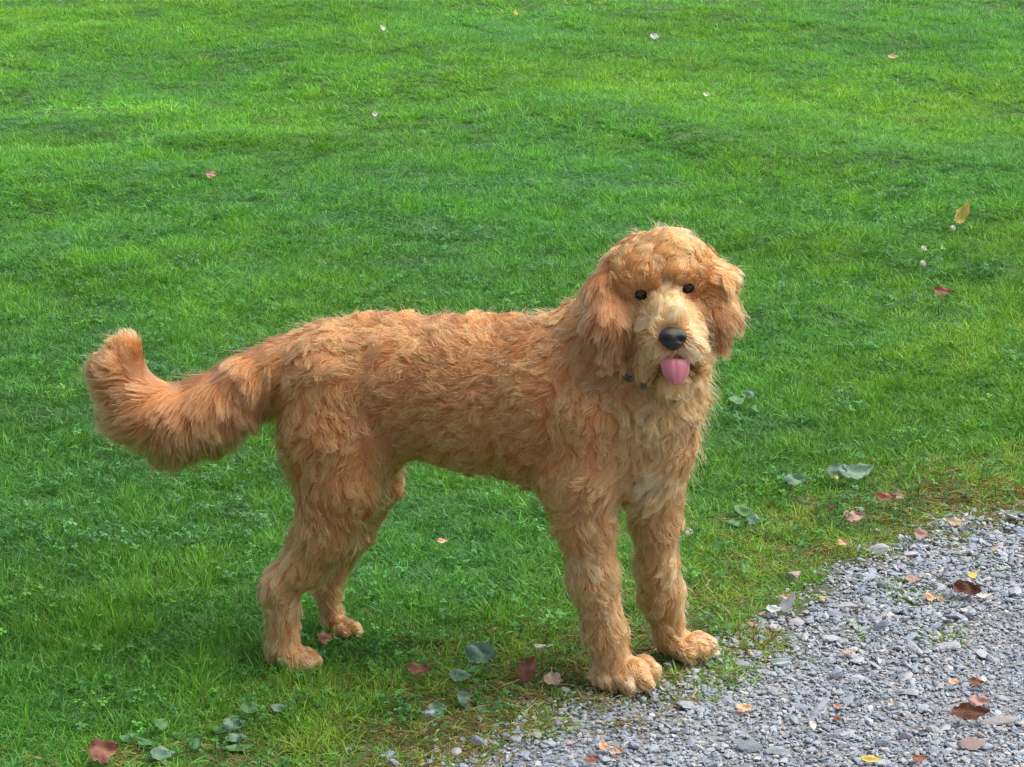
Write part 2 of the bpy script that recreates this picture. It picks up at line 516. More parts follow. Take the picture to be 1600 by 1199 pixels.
    # clover and small round-leaved weeds
    cm = grass_material('clover_leaf', [(0.0, C4(0.09, 0.215, 0.10)), (0.4, C4(0.06, 0.22, 0.055)), (0.75, C4(0.085, 0.26, 0.032)), (1.0, C4(0.16, 0.32, 0.04))], 0.6, 0.38)
    var = []
    for k in range(8):
        V, F = [], []
        for j in range(9):
            r = 0.03 * math.sqrt(rng.random()); a = rng.uniform(0, 6.28)
            cx, cy, cz = r * math.cos(a), r * math.sin(a), rng.uniform(0.014, 0.030)
            L = rng.uniform(0.0032, 0.0065); a0 = rng.uniform(0, 6.28); tx, ty = rng.normal(0, 0.35, 2)
            for q in range(3):
                b = a0 + q * 2.09
                pts = [(0, 0), (0.55, 0.42), (1.0, 0.38), (1.12, 0.0), (1.0, -0.38), (0.55, -0.42)]
                i0 = len(V)
                for (u, w) in pts:
                    X = L * (u * math.cos(b) - w * math.sin(b)); Y = L * (u * math.sin(b) + w * math.cos(b))
                    V.append((cx + X, cy + Y, cz + X * tx + Y * ty - 0.15 * abs(w) * L))
                F.append(tuple(range(i0, i0 + 6)))
            i0 = len(V)
            V += [(cx * 0.8 - 0.0005, cy * 0.8, 0), (cx * 0.8 + 0.0005, cy * 0.8, 0), (cx + 0.0004, cy, cz), (cx - 0.0004, cy, cz)]
            F.append((i0, i0 + 1, i0 + 2, i0 + 3))
        var.append(bare_mesh('clover_patch', V, F, cm, smooth=False))
    m = 6500
    y = rng.uniform(3.4, 8.0, m); x = rng.uniform(-1, 1, m) * (0.215 * y + 0.5)
    e = edge_dist(x, y)
    c1 = fbm(x * 3.0, y * 2.2, 70, 3)
    keep = (e < -0.06) & (rng.random(m) < 0.4*ss(0.45, 0.68, c1) + 0.3)
    x, y = x[keep], y[keep]; m = len(x)
    sc = rng.uniform(0.7, 1.35, m)
    ob = scatter('clover', np.stack([x, y, ground_z(x, y)], -1), np.stack([rng.normal(0, .1, m), rng.normal(0, .1, m), rng.uniform(0, 6.28, m)], -1),
                 np.repeat(sc[:, None], 3, 1), rng.integers(0, 8, m),
                 {'tint': np.clip(fbm(x * 2, y * 2, 73, 3) + rng.normal(0, .12, m), 0, 1), 'val': rng.uniform(0.7, 1.4, m), 'dry': np.zeros(m)}, var)
    tag(ob, 'clover and small round-leaved weeds growing through the lawn', 'clover', kind='stuff')
build_grass()
# ------------------------------------------------------------------ fallen leaves, stones, weeds
def on_ground(px, py, h):
    z = h
    for _ in range(6):
        p = G(px, py, z)
        z = float(ground_z(p[0], p[1])) + h
    return G(px, py, z)

_leaf_mats = {}
def leaf_material(key, c1, c2, c3, rough=0.6):
    if key in _leaf_mats: return _leaf_mats[key]
    g = N(key)
    co = g.n('ShaderNodeTexCoord').outputs['Object']
    n = g.n('ShaderNodeTexNoise', Vector=co, Scale=90.0, Detail=6.0, Roughness=0.65).outputs[0]
    base = g.ramp(n, [(0.32, C4(*c1)), (0.5, C4(*c2)), (0.68, C4(*c3))])
    # veins, drawn from the length and the breadth of the blade
    uv = g.attr('uvw').outputs['Vector']
    sp = g.n('ShaderNodeSeparateXYZ', i0=uv)
    v = g.math('ABSOLUTE', sp.outputs[1])
    w = g.n('ShaderNodeTexWave', {'wave_type': 'BANDS', 'bands_direction': 'X'},
            Vector=g.n('ShaderNodeCombineXYZ', X=g.math('SUBTRACT', sp.outputs[0], g.math('MULTIPLY', v, 0.22))).outputs[0], Scale=3.2)
    vein = g.math('POWER', w.outputs['Fac'], 14.0)
    mid = g.math('SUBTRACT', 1.0, g.math('MULTIPLY', v, 14.0), clamp=True)
    vm = g.math('MAXIMUM', g.math('MULTIPLY', vein, 0.5), mid)
    c = g.mix(g.math('MULTIPLY', vm, 0.35), base, C4(min(1, c3[0] * 1.5), min(1, c3[1] * 1.5), min(1, c3[2] * 1.5)))
    bs = g.n('ShaderNodeBsdfPrincipled', Base_Color=c, Roughness=rough)
    bp = g.n('ShaderNodeBump', Strength=0.6, Distance=0.002, Height=g.math('ADD', n, g.math('MULTIPLY', vm, 0.6)))
    g.t.links.new(bp.outputs[0], bs.inputs['Normal'])
    tr = g.n('ShaderNodeBsdfTranslucent', Color=c)
    _leaf_mats[key] = g.done(g.n('ShaderNodeMixShader', i0=0.2, i1=bs.outputs[0], i2=tr.outputs[0]).outputs[0])
    return _leaf_mats[key]

LC = {
    'brown': ((0.07, 0.022, 0.012), (0.13, 0.045, 0.022), (0.21, 0.085, 0.045)),
    'redbrown': ((0.16, 0.055, 0.035), (0.26, 0.10, 0.06), (0.36, 0.17, 0.11)),
    'pink': ((0.32, 0.17, 0.14), (0.45, 0.26, 0.22), (0.55, 0.36, 0.30)),
    'tan': ((0.36, 0.24, 0.15), (0.50, 0.36, 0.25), (0.62, 0.48, 0.36)),
    'peach': ((0.55, 0.28, 0.14), (0.72, 0.42, 0.26), (0.78, 0.60, 0.44)),
    'yellow': ((0.50, 0.32, 0.03), (0.66, 0.50, 0.10), (0.72, 0.62, 0.25)),
    'cream': ((0.55, 0.48, 0.36), (0.68, 0.62, 0.50), (0.76, 0.72, 0.62)),
    'white': ((0.48, 0.45, 0.42), (0.62, 0.59, 0.56), (0.72, 0.70, 0.67)),
    'greygreen': ((0.10, 0.19, 0.13), (0.15, 0.26, 0.18), (0.22, 0.33, 0.25)),
    'green': ((0.06, 0.17, 0.05), (0.09, 0.22, 0.07), (0.13, 0.28, 0.10)),
    'grey': ((0.42, 0.44, 0.50), (0.55, 0.57, 0.62), (0.68, 0.69, 0.73)),
}

def leaf_mesh(name, L, W, rng, curl=0.6, cup=0.4, rag=0.12, nl=19, nw=9, tip=0.75):
    V, UV = [], []
    ph = rng.uniform(0, 6.28, 4)
    for i in range(nl):
        t = i / (nl - 1)
        a = (t - 0.5) * 2 * curl
        x = L * (math.sin(a) / (2 * curl) if abs(curl) > 1e-3 else (t - 0.5))
        z0 = L * ((1 - math.cos(a)) / (2 * curl) if abs(curl) > 1e-3 else 0)
        half = W * 0.5 * math.sin(math.pi * min(1, t ** tip)) ** 0.75 if 0 < t < 1 else 0.0004
        for j in range(nw):
            s = j / (nw - 1) * 2 - 1
            edge = abs(s) ** 3
            ww = half * (1 + edge * rag * (1.3 * math.sin(t * 14 + ph[0] + s) + 1.1 * math.sin(t * 31 + ph[1] * s))) * (1 + 0.18 * s * math.sin(ph[2]))
            b = s * cup
            y = ww * (math.sin(b) / cup if cup > 1e-3 else s)
            z = z0 + half * (1 - math.cos(b)) / max(cup, 0.05) + 0.11 * W * (math.sin(t * 9 + ph[2] + 2 * s) + math.sin(5 * s + ph[3] + 4 * t)) * 0.6
            V.append((x, y, z)); UV.append((t, s, 0))
    F = [(i * nw + j, i * nw + j + 1, (i + 1) * nw + j + 1, (i + 1) * nw + j) for i in range(nl - 1) for j in range(nw - 1)]
    return V, F, UV

def add_leaf(name, px, py, L, W, yaw, tilt, kind, h, curl=0.6, cup=0.5, parent=None, seed=0, rag=0.12, stem=True, pitch=0.0):
    """L, W in photo pixels across at that spot; yaw, tilt and pitch in degrees"""
    rng = np.random.default_rng(seed + int(px) * 7 + int(py))
    p = on_ground(px, py, h)
    m = math.sqrt(p[0] ** 2 + p[1] ** 2 + (CAM_H - p[2]) ** 2) / FPX
    L *= m; W *= m
    V, F, UV = leaf_mesh(name, L, W, rng, curl, cup, rag)
    ob = mesh_obj(name, V, F, leaf_material(kind + '_leaf', *LC[kind]), parent)
    a = ob.data.attributes.new('uvw', 'FLOAT_VECTOR', 'POINT'); a.data.foreach_set('vector', np.array(UV, np.float32).ravel())
    ob.location = p
    ob.rotation_euler = (Matrix.Rotation(math.radians(yaw), 3, 'Z') @ Matrix.Rotation(math.radians(-pitch), 3, 'Y') @ Matrix.Rotation(math.radians(tilt), 3, 'X')).to_euler()
    if stem:
        a0 = -curl; x0, z0 = L * math.sin(a0) / (2 * curl), L * (1 - math.cos(a0)) / (2 * curl)
        r = 0.0007; SV, SF = [], []
        for i in range(5):
            t = i / 4
            cx, cz, cy = x0 - t * L * 0.28, z0 + t * L * 0.05 * curl - 0.0006, 0.02 * L * math.sin(3 * t)
            for k in range(5):
                SV.append((cx, cy + r * math.cos(k * 1.2566), cz + r * math.sin(k * 1.2566)))
        for i in range(4):
            for k in range(5): SF.append((i * 5 + k, i * 5 + (k + 1) % 5, i * 5 + 5 + (k + 1) % 5, i * 5 + 5 + k))
        mesh_obj('stem', SV, SF, leaf_material(kind + '_leaf', *LC[kind]), ob)
    return ob

LEAVES = [  # px, py, L, W, yaw, tilt, kind, h, curl, cup, label, stem
    (160, 1172, 52, 42, 25, 48, 'redbrown', .030, .7, .8, 'large reddish brown curled leaf in the grass in the bottom left corner', 1),
    (826, 1043, 46, 28, 0, 70, 'redbrown', .028, .5, .6, 'dark reddish brown leaf standing up beside the near front paw', 1),
    (655, 1046, 38, 22, -15, 35, 'redbrown', .024, .6, .8, 'small dark red leaf lying in the grass between the near paws', 0),
    (850, 1010, 34, 9, 5, 20, 'cream', .026, .4, .7, 'thin cream leaf sliver on the grass behind the near foreleg', 0),
    (866, 1064, 36, 24, -30, 40, 'tan', .018, .7, .7, 'pale tan curled leaf just left of the near front paw', 0),
    (331, 273, 20, 12, 0, 40, 'pink', .030, .5, .5, 'pinkish tan leaf alone on the lawn above the tail', 0),
    (598, 43, 12, 10, 40, 60, 'white', .035, .5, .5, 'tiny white leaf on the far lawn at the top, left of the centre', 0),
    (586, 179, 10, 8, 20, 55, 'white', .032, .5, .5, 'tiny white leaf on the lawn above the middle of the back', 0),
    (1023, 58, 16, 11, 10, 50, 'white', .035, .5, .5, 'whitish leaf on the far lawn straight above the head', 0),
    (806, 20, 10, 8, 20, 50, 'yellow', .035, .5, .5, 'tiny yellow leaf at the very top of the lawn', 0),
    (1395, 89, 18, 7, 5, 45, 'peach', .035, .4, .5, 'small orange leaf on the far lawn at the upper right', 0),
    (1104, 148, 12, 7, 5, 45, 'cream', .035, .4, .5, 'small cream leaf on the lawn above the right ear', 0),
    (1504, 331, 44, 19, 0, 78, 'yellow', .050, .8, .6, 'bright yellow leaf standing upright in the lawn at the right', 1),
    (1475, 457, 34, 17, -12, 35, 'redbrown', .028, .7, .8, 'dull brown leaf half sunk in the lawn right of the head', 0),
    (1335, 738, 62, 34, 22, 22, 'greygreen', .032, .5, .4, 'large grey green leaf, right one of the pair in the turf', 1),
    (1308, 737, 34, 28, -20, 35, 'greygreen', .035, .4, .4, 'round grey green leaf, left one of the pair in the turf', 0),
    (1241, 750, 34, 26, 0, 25, 'greygreen', .030, .4, .4, 'pale grey green leaf alone in the turf between foreleg and leaf pair', 0),
    (1307, 746, 9, 8, 40, 50, 'yellow', .030, .4, .4, 'tiny orange leaf fragment under the grey green leaf pair', 0),
    (1384, 778, 36, 18, -8, 35, 'redbrown', .026, .8, .9, 'curled brown leaf with a pale end in the turf by the verge', 0),
    (1406, 776, 22, 9, -30, 35, 'tan', .028, .7, .5, 'pale grey rolled leaf end touching the curled brown leaf', 0),
    (1334, 808, 36, 26, 8, 30, 'pink', .024, .5, .6, 'flat pinkish leaf in the turf above the gravel edge', 0),
    (1318, 848, 20, 12, -15, 35, 'peach', .020, .6, .6, 'small pale orange leaf at the tip of the gravel edge', 0),
    (1439, 836, 26, 18, 8, 40, 'pink', .020, .6, .7, 'pinkish brown cupped leaf in grass at the gravel edge', 0),
    (1494, 817, 30, 16, 0, 30, 'tan', .014, .5, .6, 'tan leaf on the upper rim of the gravel', 0),
    (1555, 858, 17, 8, 10, 40, 'peach', .012, .7, .7, 'little orange leaf on the gravel close to the right edge', 0),
    (1514, 921, 50, 30, -38, 40, 'brown', .022, .6, 1.1, 'big dark brown rolled leaf on the coarse gravel', 1),
    (1537, 932, 30, 8, 12, 20, 'cream', .012, .6, .4, 'cream leaf edge beside the big dark brown rolled leaf', 0),
    (1520, 899, 24, 12, 30, 30, 'yellow', .014, .5, .5, 'yellow green leaf above the big dark brown rolled leaf', 0),
    (1452, 934, 22, 17, 30, 50, 'peach', .014, .8, .8, 'pale orange crumpled leaf left of the big dark brown leaf', 0),
    (1470, 937, 14, 12, 0, 40, 'tan', .012, .6, .6, 'small tan leaf scrap touching the pale orange crumpled leaf', 0),
    (1427, 906, 28, 16, 0, 12, 'pink', .012, .3, .3, 'flat pink leaf on the coarse gravel near the turf', 0),
    (1233, 940, 38, 22, 0, 72, 'grey', .026, .5, .7, 'upright pale grey crumpled leaf where turf meets gravel', 0),
    (1210, 953, 30, 14, 10, 30, 'grey', .018, .5, .6, 'pale grey leaf scrap lying at the foot of the upright grey one', 0),
    (1227, 932, 16, 9, 0, 60, 'peach', .046, .5, .5, 'small orange leaf behind the upright grey crumpled leaf', 0),
    (1287, 933, 17, 5, 5, 20, 'yellow', .016, .3, .3, 'thin yellow leaf blade at the gravel edge', 0),
    (1163, 1106, 28, 18, 18, 22, 'peach', .013, .3, .3, 'flat pale peach leaf on gravel right of the front paws', 0),
    (1268, 1133, 22, 15, 62, 45, 'cream', .014, .5, .5, 'cream yellow leaf chip in the middle of the gravel', 0),
    (1395, 1098, 16, 13, -40, 45, 'cream', .013, .6, .6, 'whitish pink leaf chip on the gravel', 0),
    (1490, 1066, 20, 12, 12, 30, 'peach', .012, .4, .5, 'pale peach leaf beside a reddish one on the gravel', 0),
    (1526, 1067, 24, 15, -10, 38, 'redbrown', .013, .6, .6, 'reddish orange cupped leaf on the gravel at the right', 0),
    (1515, 1116, 64, 30, 4, 45, 'brown', .020, .7, 1.0, 'long dark brown crinkled leaf on the gravel at the lower right', 1),
    (1530, 1096, 36, 20, 0, 30, 'pink', .010, .5, .5, 'pinkish leaf behind the long dark brown crinkled leaf', 0),
    (944, 1168, 22, 18, 20, 40, 'peach', .013, .7, .7, 'round peach leaf, left one of two on gravel below the near paw', 0),
    (966, 1173, 20, 14, -25, 40, 'peach', .013, .8, .8, 'peach orange leaf, right one of two on gravel below the near paw', 0),
    (925, 1188, 26, 14, 15, 35, 'redbrown', .013, .7, .7, 'dull brown curled leaf at the bottom edge of the gravel', 0),
    (1362, 1187, 38, 13, 3, 35, 'yellow', .014, .6, .6, 'golden yellow leaf at the bottom edge of the gravel', 0),
    (1437, 1186, 30, 12, 18, 30, 'redbrown', .013, .6, .6, 'brown leaf strip right of the golden yellow leaf', 0),
    (1325, 1018, 26, 8, 32, 25, 'tan', .013, .4, .6, 'narrow tan leaf on the open gravel', 1),
    (1310, 1105, 18, 10, 0, 20, 'pink', .012, .4, .4, 'faint pink leaf scrap on the gravel', 0),
    (1308, 1124, 14, 12, 30, 35, 'redbrown', .012, .6, .6, 'little rust red leaf scrap on the gravel', 0),
    (692, 845, 20, 9, 10, 40, 'peach', .036, .5, .5, 'small orange leaf in the grass under the belly', 0),
    (505, 1000, 42, 24, 60, 55, 'redbrown', .028, .8, .8, 'dark brown leaf in the grass between the hind feet', 0),
    (1178, 975, 20, 9, 5, 25, 'pink', .012, .4, .4, 'pink tinged leaf scrap on bare soil right of the far front paw', 0),
]
for (px, py, L, W, yaw, tilt, kind, h, curl, cup, label, stem) in LEAVES:
    o = add_leaf('fallen_leaf', px, py, L, W, yaw, tilt, kind, h, curl, cup, stem=bool(stem), rag=0.11, pitch=62.0 if 'upright in' in label or 'standing' in label or label.startswith('upright') else 0.0)
    tag(o, label, 'leaf', 'fallen leaves scattered over lawn and gravel')

def weed(label, leaves, kind_default='green'):
    cx = sum(q[0] for q in leaves) / len(leaves); cy = sum(q[1] for q in leaves) / len(leaves)
    root = link(bpy.data.objects.new('broadleaf_weed', None))
    b = on_ground(cx, cy + 5, 0.0)
    root.location = b
    tag(root, label, 'weed', 'broad-leaved weeds in the thin turf')
    for k, q in enumerate(leaves):
        px, py, L, W, yaw, tilt, kind, h = q
        o = add_leaf('leaf', px, py, L, W, yaw, tilt, kind, h - 0.015, 0.45, 0.35, seed=k, rag=0.05, stem=False)
        o.parent = root
        o.matrix_parent_inverse = Matrix.Translation(Vector(-b))
weed('broad-leaved weed with dull round leaves right of the bottom left leaf', [
    (250, 1132, 34, 24, 70, 40, 'green', .036), (206, 1156, 40, 22, 10, 20, 'green', .022), (256, 1180, 44, 28, 8, 22, 'greygreen', .028),
    (310, 1162, 34, 24, -60, 35, 'green', .034), (232, 1160, 38, 16, -8, 22, 'green', .028), (283, 1150, 30, 18, 30, 20, 'green', .02)])
weed('broad-leaved weed with pale upper leaves below the near hind paw', [
    (366, 1132, 36, 26, 10, 24, 'greygreen', .036), (372, 1154, 34, 22, -6, 24, 'greygreen', .030), (390, 1108, 34, 22, 0, 30, 'green', .036),
    (345, 1140, 30, 20, 30, 20, 'green', .026), (376, 1170, 52, 16, 18, 20, 'green', .022), (436, 1108, 28, 18, -20, 26, 'greygreen', .030), (320, 1178, 34, 20, -20, 18, 'green', .02)])
weed('wilted grey green weed with papery leaves left of the near front paw', [
    (752, 1020, 52, 40, -15, 38, 'greygreen', .034), (720, 1058, 40, 26, 0, 26, 'greygreen', .028), (724, 1094, 34, 34, 60, 50, 'greygreen', .028),
    (683, 1110, 32, 30, 20, 35, 'greygreen', .022), (762, 1111, 34, 16, 5, 28, 'greygreen', .018), (745, 1046, 28, 18, 30, 25, 'green', .025)])
weed('dull green weed in the turf right of the far foreleg', [
    (1162, 800, 34, 26, 20, 28, 'green', .030), (1180, 815, 30, 22, -20, 24, 'greygreen', .026), (1148, 818, 28, 20, 50, 24, 'green', .024), (1078, 832, 14, 12, 0, 50, 'white', .03)])
weed('glaucous weed leaves in the lawn just right of the chest', [
    (1152, 628, 40, 22, 60, 35, 'green', .035), (1172, 618, 30, 16, -40, 35, 'greygreen', .033), (1178, 640, 30, 14, 80, 30, 'green', .03)])

def clover_flower(px, py, label):
    root = link(bpy.data.objects.new('clover_flower', None)); p = on_ground(px, py, 0.045)
    root.location = p; tag(root, label, 'flower', 'white clover flowers in the lawn')
    rng = np.random.default_rng(int(px))
    V, F = [], []
    for k in range(46):
        zf = 1 - 1.7 * (k + .5) / 46; a = k * 2.4; r = math.sqrt(max(0, 1 - zf * zf))
        d = np.array([r * math.cos(a), r * math.sin(a), zf]); s = np.cross(d, [0, 0, 1.01]); s /= np.linalg.norm(s)
        b = len(V); c = d * 0.003; e = d * 0.0085 + [0, 0, 0.001]
        V += [tuple(c - s * .0006), tuple(c + s * .0006), tuple(e + s * .0012), tuple(e * 1.08), tuple(e - s * .0012)]
        F.append((b, b + 1, b + 2, b + 3, b + 4))
    mesh_obj('petals', V, F, leaf_material('white_leaf', *LC['white']), root, smooth=False)
    SV = [(0.0008 * math.cos(k * 1.57) , 0.0008 * math.sin(k * 1.57), z) for z in (-0.045, 0.0) for k in range(4)]
    mesh_obj('stem', SV, [(k, (k + 1) % 4, 4 + (k + 1) % 4, 4 + k) for k in range(4)], leaf_material('green_leaf', *LC['green']), root)
for px, py, lb in ((1443, 389, 'white clover flower in the lawn right of the head'), (1489, 357, 'small white clover flower just below the upright yellow leaf'), (1442, 412, 'lower white clover flower of the close pair right of the head')):
    clover_flower(px, py, lb)

STONES = [  # px, py, length px, depth ratio, height ratio, yaw, colour, label
    (1240, 903, 30, .9, .75, 20, (0.34, 0.27, 0.24), 'rounded pinkish grey stone half sunk in the turf'),
    (1372, 861, 46, .7, .38, 8, (0.34, 0.36, 0.39), 'flat grey stone at the upper tip of the gravel'),
    (1420, 868, 28, .6, .5, 30, (0.38, 0.38, 0.45), 'tilted bluish stone beside the flat grey edge stone'),
    (1494, 966, 42, .5, .45, -3, (0.27, 0.27, 0.32), 'long slab-shaped stone below the big dark brown leaf'),
    (1485, 931, 26, .9, .7, 10, (0.36, 0.38, 0.42), 'round pale grey stone left of the big dark brown leaf'),
    (1520, 1164, 50, .7, .36, 6, (0.26, 0.19, 0.18), 'flat brownish stone at the lower right of the gravel'),
    (1424, 1084, 40, .7, .30, 4, (0.34, 0.36, 0.43), 'wide flat blue grey stone on the open gravel'),
    (1325, 949, 38, .6, .4, -3, (0.33, 0.34, 0.38), 'flat grey stone near the turf corner'),
    (1586, 929, 26, .8, .6, 15, (0.36, 0.38, 0.43), 'pale blue grey stone right of the big dark brown leaf'),
    (1560, 1126, 60, .6, .22, 8, (0.28, 0.27, 0.27), 'broad dark flat stone behind the brownish one'),
    (1488, 1010, 44, .6, .25, 3, (0.36, 0.38, 0.42), 'smooth flat stone on the gravel at the right'),
    (1308, 1152, 50, .28, .28, -3, (0.25, 0.25, 0.32), 'narrow splinter of dark slate on the gravel'),
    (1416, 1152, 24, .7, .6, 5, (0.22, 0.22, 0.29), 'dark blue grey stone near the bottom of the gravel'),
    (1250, 975, 36, .6, .3, 15, (0.36, 0.36, 0.39), 'flat pale stone at the turf edge right of the front paws'),
    (1210, 985, 30, .7, .4, 30, (0.36, 0.36, 0.39), 'angular grey stone at the turf edge nearest the front paws'),
]
_srng = np.random.default_rng(77)
def stone_mat():
    g = N('single_stone')
    oc = g.n('ShaderNodeObjectInfo').outputs['Color']
    co = g.n('ShaderNodeTexCoord').outputs['Object']
    n = g.n('ShaderNodeTexNoise', Vector=co, Scale=180.0, Detail=6.0, Roughness=0.7).outputs[0]
    c = g.mix(1.0, oc, g.ramp(n, [(0.3, C4(0.75, 0.75, 0.76)), (0.7, C4(1.12, 1.1, 1.08))]), 'MULTIPLY')
    bs = g.n('ShaderNodeBsdfPrincipled', Base_Color=c, Roughness=0.8)
    bp = g.n('ShaderNodeBump', Strength=0.5, Distance=0.002, Height=n); g.t.links.new(bp.outputs[0], bs.inputs['Normal'])
    return g.done(bs.outputs[0])
STONE = stone_mat()
for (px, py, L, dr, hr, yaw, col, label) in STONES:
    v, f = stone_geo(_srng, 3, 1.0)
    v = v / np.abs(v).max(0)
    p = on_ground(px, py, 0.004)
    m = math.sqrt(p[0] ** 2 + p[1] ** 2 + CAM_H ** 2) / FPX * L * 0.5
    v = v * np.array([m, m * dr, m * hr])
    o = mesh_obj('stone', v, f, STONE, smooth=False)
    o.location = (p[0], p[1], p[2] + m * hr * 0.3); o.rotation_euler = (0.05, -0.04, math.radians(yaw)); o.color = (*col, 1)
    tag(o, label, 'stone', 'larger stones in and beside the gravel')

# ------------------------------------------------------------------ the dog
HAX = np.array([math.sin(math.radians(17)), math.cos(math.radians(17)), 0.0])    # across the trunk, towards its far side
PX = 4.2 / 4000.0                                                              # metres per photo pixel at the dog

# each limb piece: two ends (photo pixel, distance), radii, squash across the trunk,
# lie of the coat (world vector), hair length, waviness, lift, which coat, colour
BITS = []
def bit(a, b, ra, rb, flow=None, hair=0.035, wave=1.0, lift=0.35, coat='coat', sq=1.0, col=0.5, k=0.02, down=0.35):
    A, B = P(*a), P(*b)
    f = (B - A) if flow is None else np.array(flow, float)
    nrm = np.linalg.norm(f)
    f = f / nrm if nrm > 1e-6 else np.array([0, 0, -1.0])
    f = f + np.array([0, 0, -down])
    BITS.append(dict(A=A, B=B, ra=ra * PX, rb=rb * PX, flow=f / np.linalg.norm(f), hair=hair, wave=wave, lift=lift, coat=coat, sq=sq, col=col, k=k))

DN = (0, 0, -1)
BK = (-1, 0.25, -0.15)
# trunk, front to rear
bit((962, 642, 3.885), (860, 628, 3.91), 118, 126, BK, .034, 1.0, .30, sq=1.30, col=.50, down=.6)
bit((860, 628, 3.91), (740, 616, 3.95), 125, 114, BK, .032, 1.0, .25, sq=1.22, col=.46, down=.5)
bit((740, 616, 3.95), (620, 602, 3.985), 113, 104, BK, .032, 1.0, .25, sq=1.15, col=.45, down=.5)
bit((620, 602, 3.985), (530, 592, 4.01), 103, 86, BK, .034, 1.0, .30, sq=1.10, col=.47, down=.4)
bit((530, 585, 4.01), (490, 590, 4.02), 76, 66, (-1, 0, -.3), .030, .9, .3, sq=1.0, col=.5, down=.4)
for (u, v, w, r) in ((484, 536, 4.02, 14), (452, 548, 4.01, 12), (572, 508, 4.0, 17), (600, 505, 4.0, 14), (634, 503, 3.99, 14), (700, 508, 3.97, 15), (760, 505, 3.95, 15), (798, 507, 3.94, 16)):
    bit((u - 8, v + 4, w), (u, v, w), r, r * .8, (.3, .2, .9), .018, 1.3, .6, col=.5, k=.012, down=0)
# breast and neck
bit((1000, 625, 3.86), (1012, 685, 3.87), 84, 66, (.25, -.3, -1), .045, 1.2, .35, sq=1.1, col=.55)
bit((960, 700, 3.87), (1000, 735, 3.885), 66, 48, (.1, -.1, -1), .045, 1.1, .3, col=.6)
bit((885, 580, 3.91), (985, 500, 3.875), 82, 66, (-.9, .2, -.4), .032, 1.0, .3, col=.5)
bit((1000, 500, 3.87), (1030, 610, 3.86), 66, 62, (.2, -.3, -1), .045, 1.2, .4, col=.55)
# near shoulder and foreleg
bit((925, 650, 3.845), (905, 735, 3.835), 70, 60, (-.25, 0, -1), .032, 1.0, .28, col=.48)
bit((905, 735, 3.835), (914, 810, 3.835), 56, 41, DN, .032, .9, .3, col=.48)
bit((914, 810, 3.835), (926, 900, 3.835), 39, 32, DN, .030, .9, .32, col=.66)
bit((926, 900, 3.835), (945, 985, 3.84), 32, 27, DN, .030, .9, .34, col=.64)
bit((945, 985, 3.84), (960, 1038, 3.835), 27, 26, DN, .024, .8, .3, col=.64)
# paw with four toes
bit((952, 1050, 3.835), (990, 1052, 3.822), 24, 22, (.6, -.5, -.7), .019, .6, .25, col=.74, k=.008, down=0)
for (u, v, w) in ((952, 1066, 3.812), (981, 1069, 3.800), (1006, 1064, 3.806), (1019, 1049, 3.83)):
    bit((u - 14, v - 10, w + .014), (u, v, w), 14.5, 12.5, (.5, -.6, -.8), .016, .6, .2, col=.74, k=.004, down=0)
# far foreleg
bit((1020, 745, 3.93), (1024, 810, 3.935), 50, 35, DN, .030, .9, .3, col=.55)
bit((1024, 810, 3.935), (1026, 880, 3.945), 34, 28, DN, .030, .9, .32, col=.66)
bit((1026, 880, 3.945), (1034, 925, 3.95), 28, 30, DN, .030, .9, .34, col=.64)
bit((1034, 925, 3.95), (1045, 985, 3.955), 28, 23, DN, .028, .9, .3, col=.64)
bit((1045, 998, 3.955), (1080, 1011, 3.945), 23, 17, (1, -.4, -.4), .015, .6, .2, col=.62, k=.008, down=0)
for (u, v, w) in ((1076, 1022, 3.925), (1096, 1016, 3.93), (1108, 1009, 3.945)):
    bit((u - 16, v - 8, w + .008), (u, v, w), 13.5, 12.5, (.9, -.3, -.5), .016, .6, .2, col=.74, k=.004, down=0)
# near thigh and hind leg
bit((525, 612, 3.975), (525, 690, 3.955), 80, 77, (-.35, 0, -1), .034, 1.0, .3, sq=1.15, col=.46, k=.04)
bit((525, 690, 3.955), (530, 755, 3.94), 77, 62, (-.25, 0, -1), .032, 1.0, .3, sq=1.15, col=.46, k=.04)
bit((600, 670, 3.985), (590, 715, 3.985), 50, 30, (-.4, 0, -1), .030, 1.0, .3, col=.45, k=.04)
bit((530, 755, 3.935), (508, 830, 3.93), 60, 44, (-.2, 0, -1), .032, .9, .3, col=.52)
bit((508, 830, 3.93), (478, 880, 3.925), 43, 32, (-.4, 0, -1), .030, .8, .32, col=.56)
bit((478, 880, 3.925), (428, 918, 3.92), 30, 19, (-.4, 0, -1), .026, .8, .4, col=.60)
bit((440, 915, 3.92), (441, 1015, 3.915), 25, 23, DN, .024, .8, .3, col=.64)
bit((441, 1015, 3.915), (462, 1032, 3.90), 24, 20, (.5, -.3, -.9), .015, .6, .2, col=.65, k=.01)
for (u, v, w) in ((462, 1040, 3.885), (480, 1040, 3.888), (490, 1034, 3.90)):
    bit((u - 12, v - 8, w + .01), (u, v, w), 13, 12, (.7, -.5, -.6), .010, .5, .15, col=.66, k=.004, down=0)
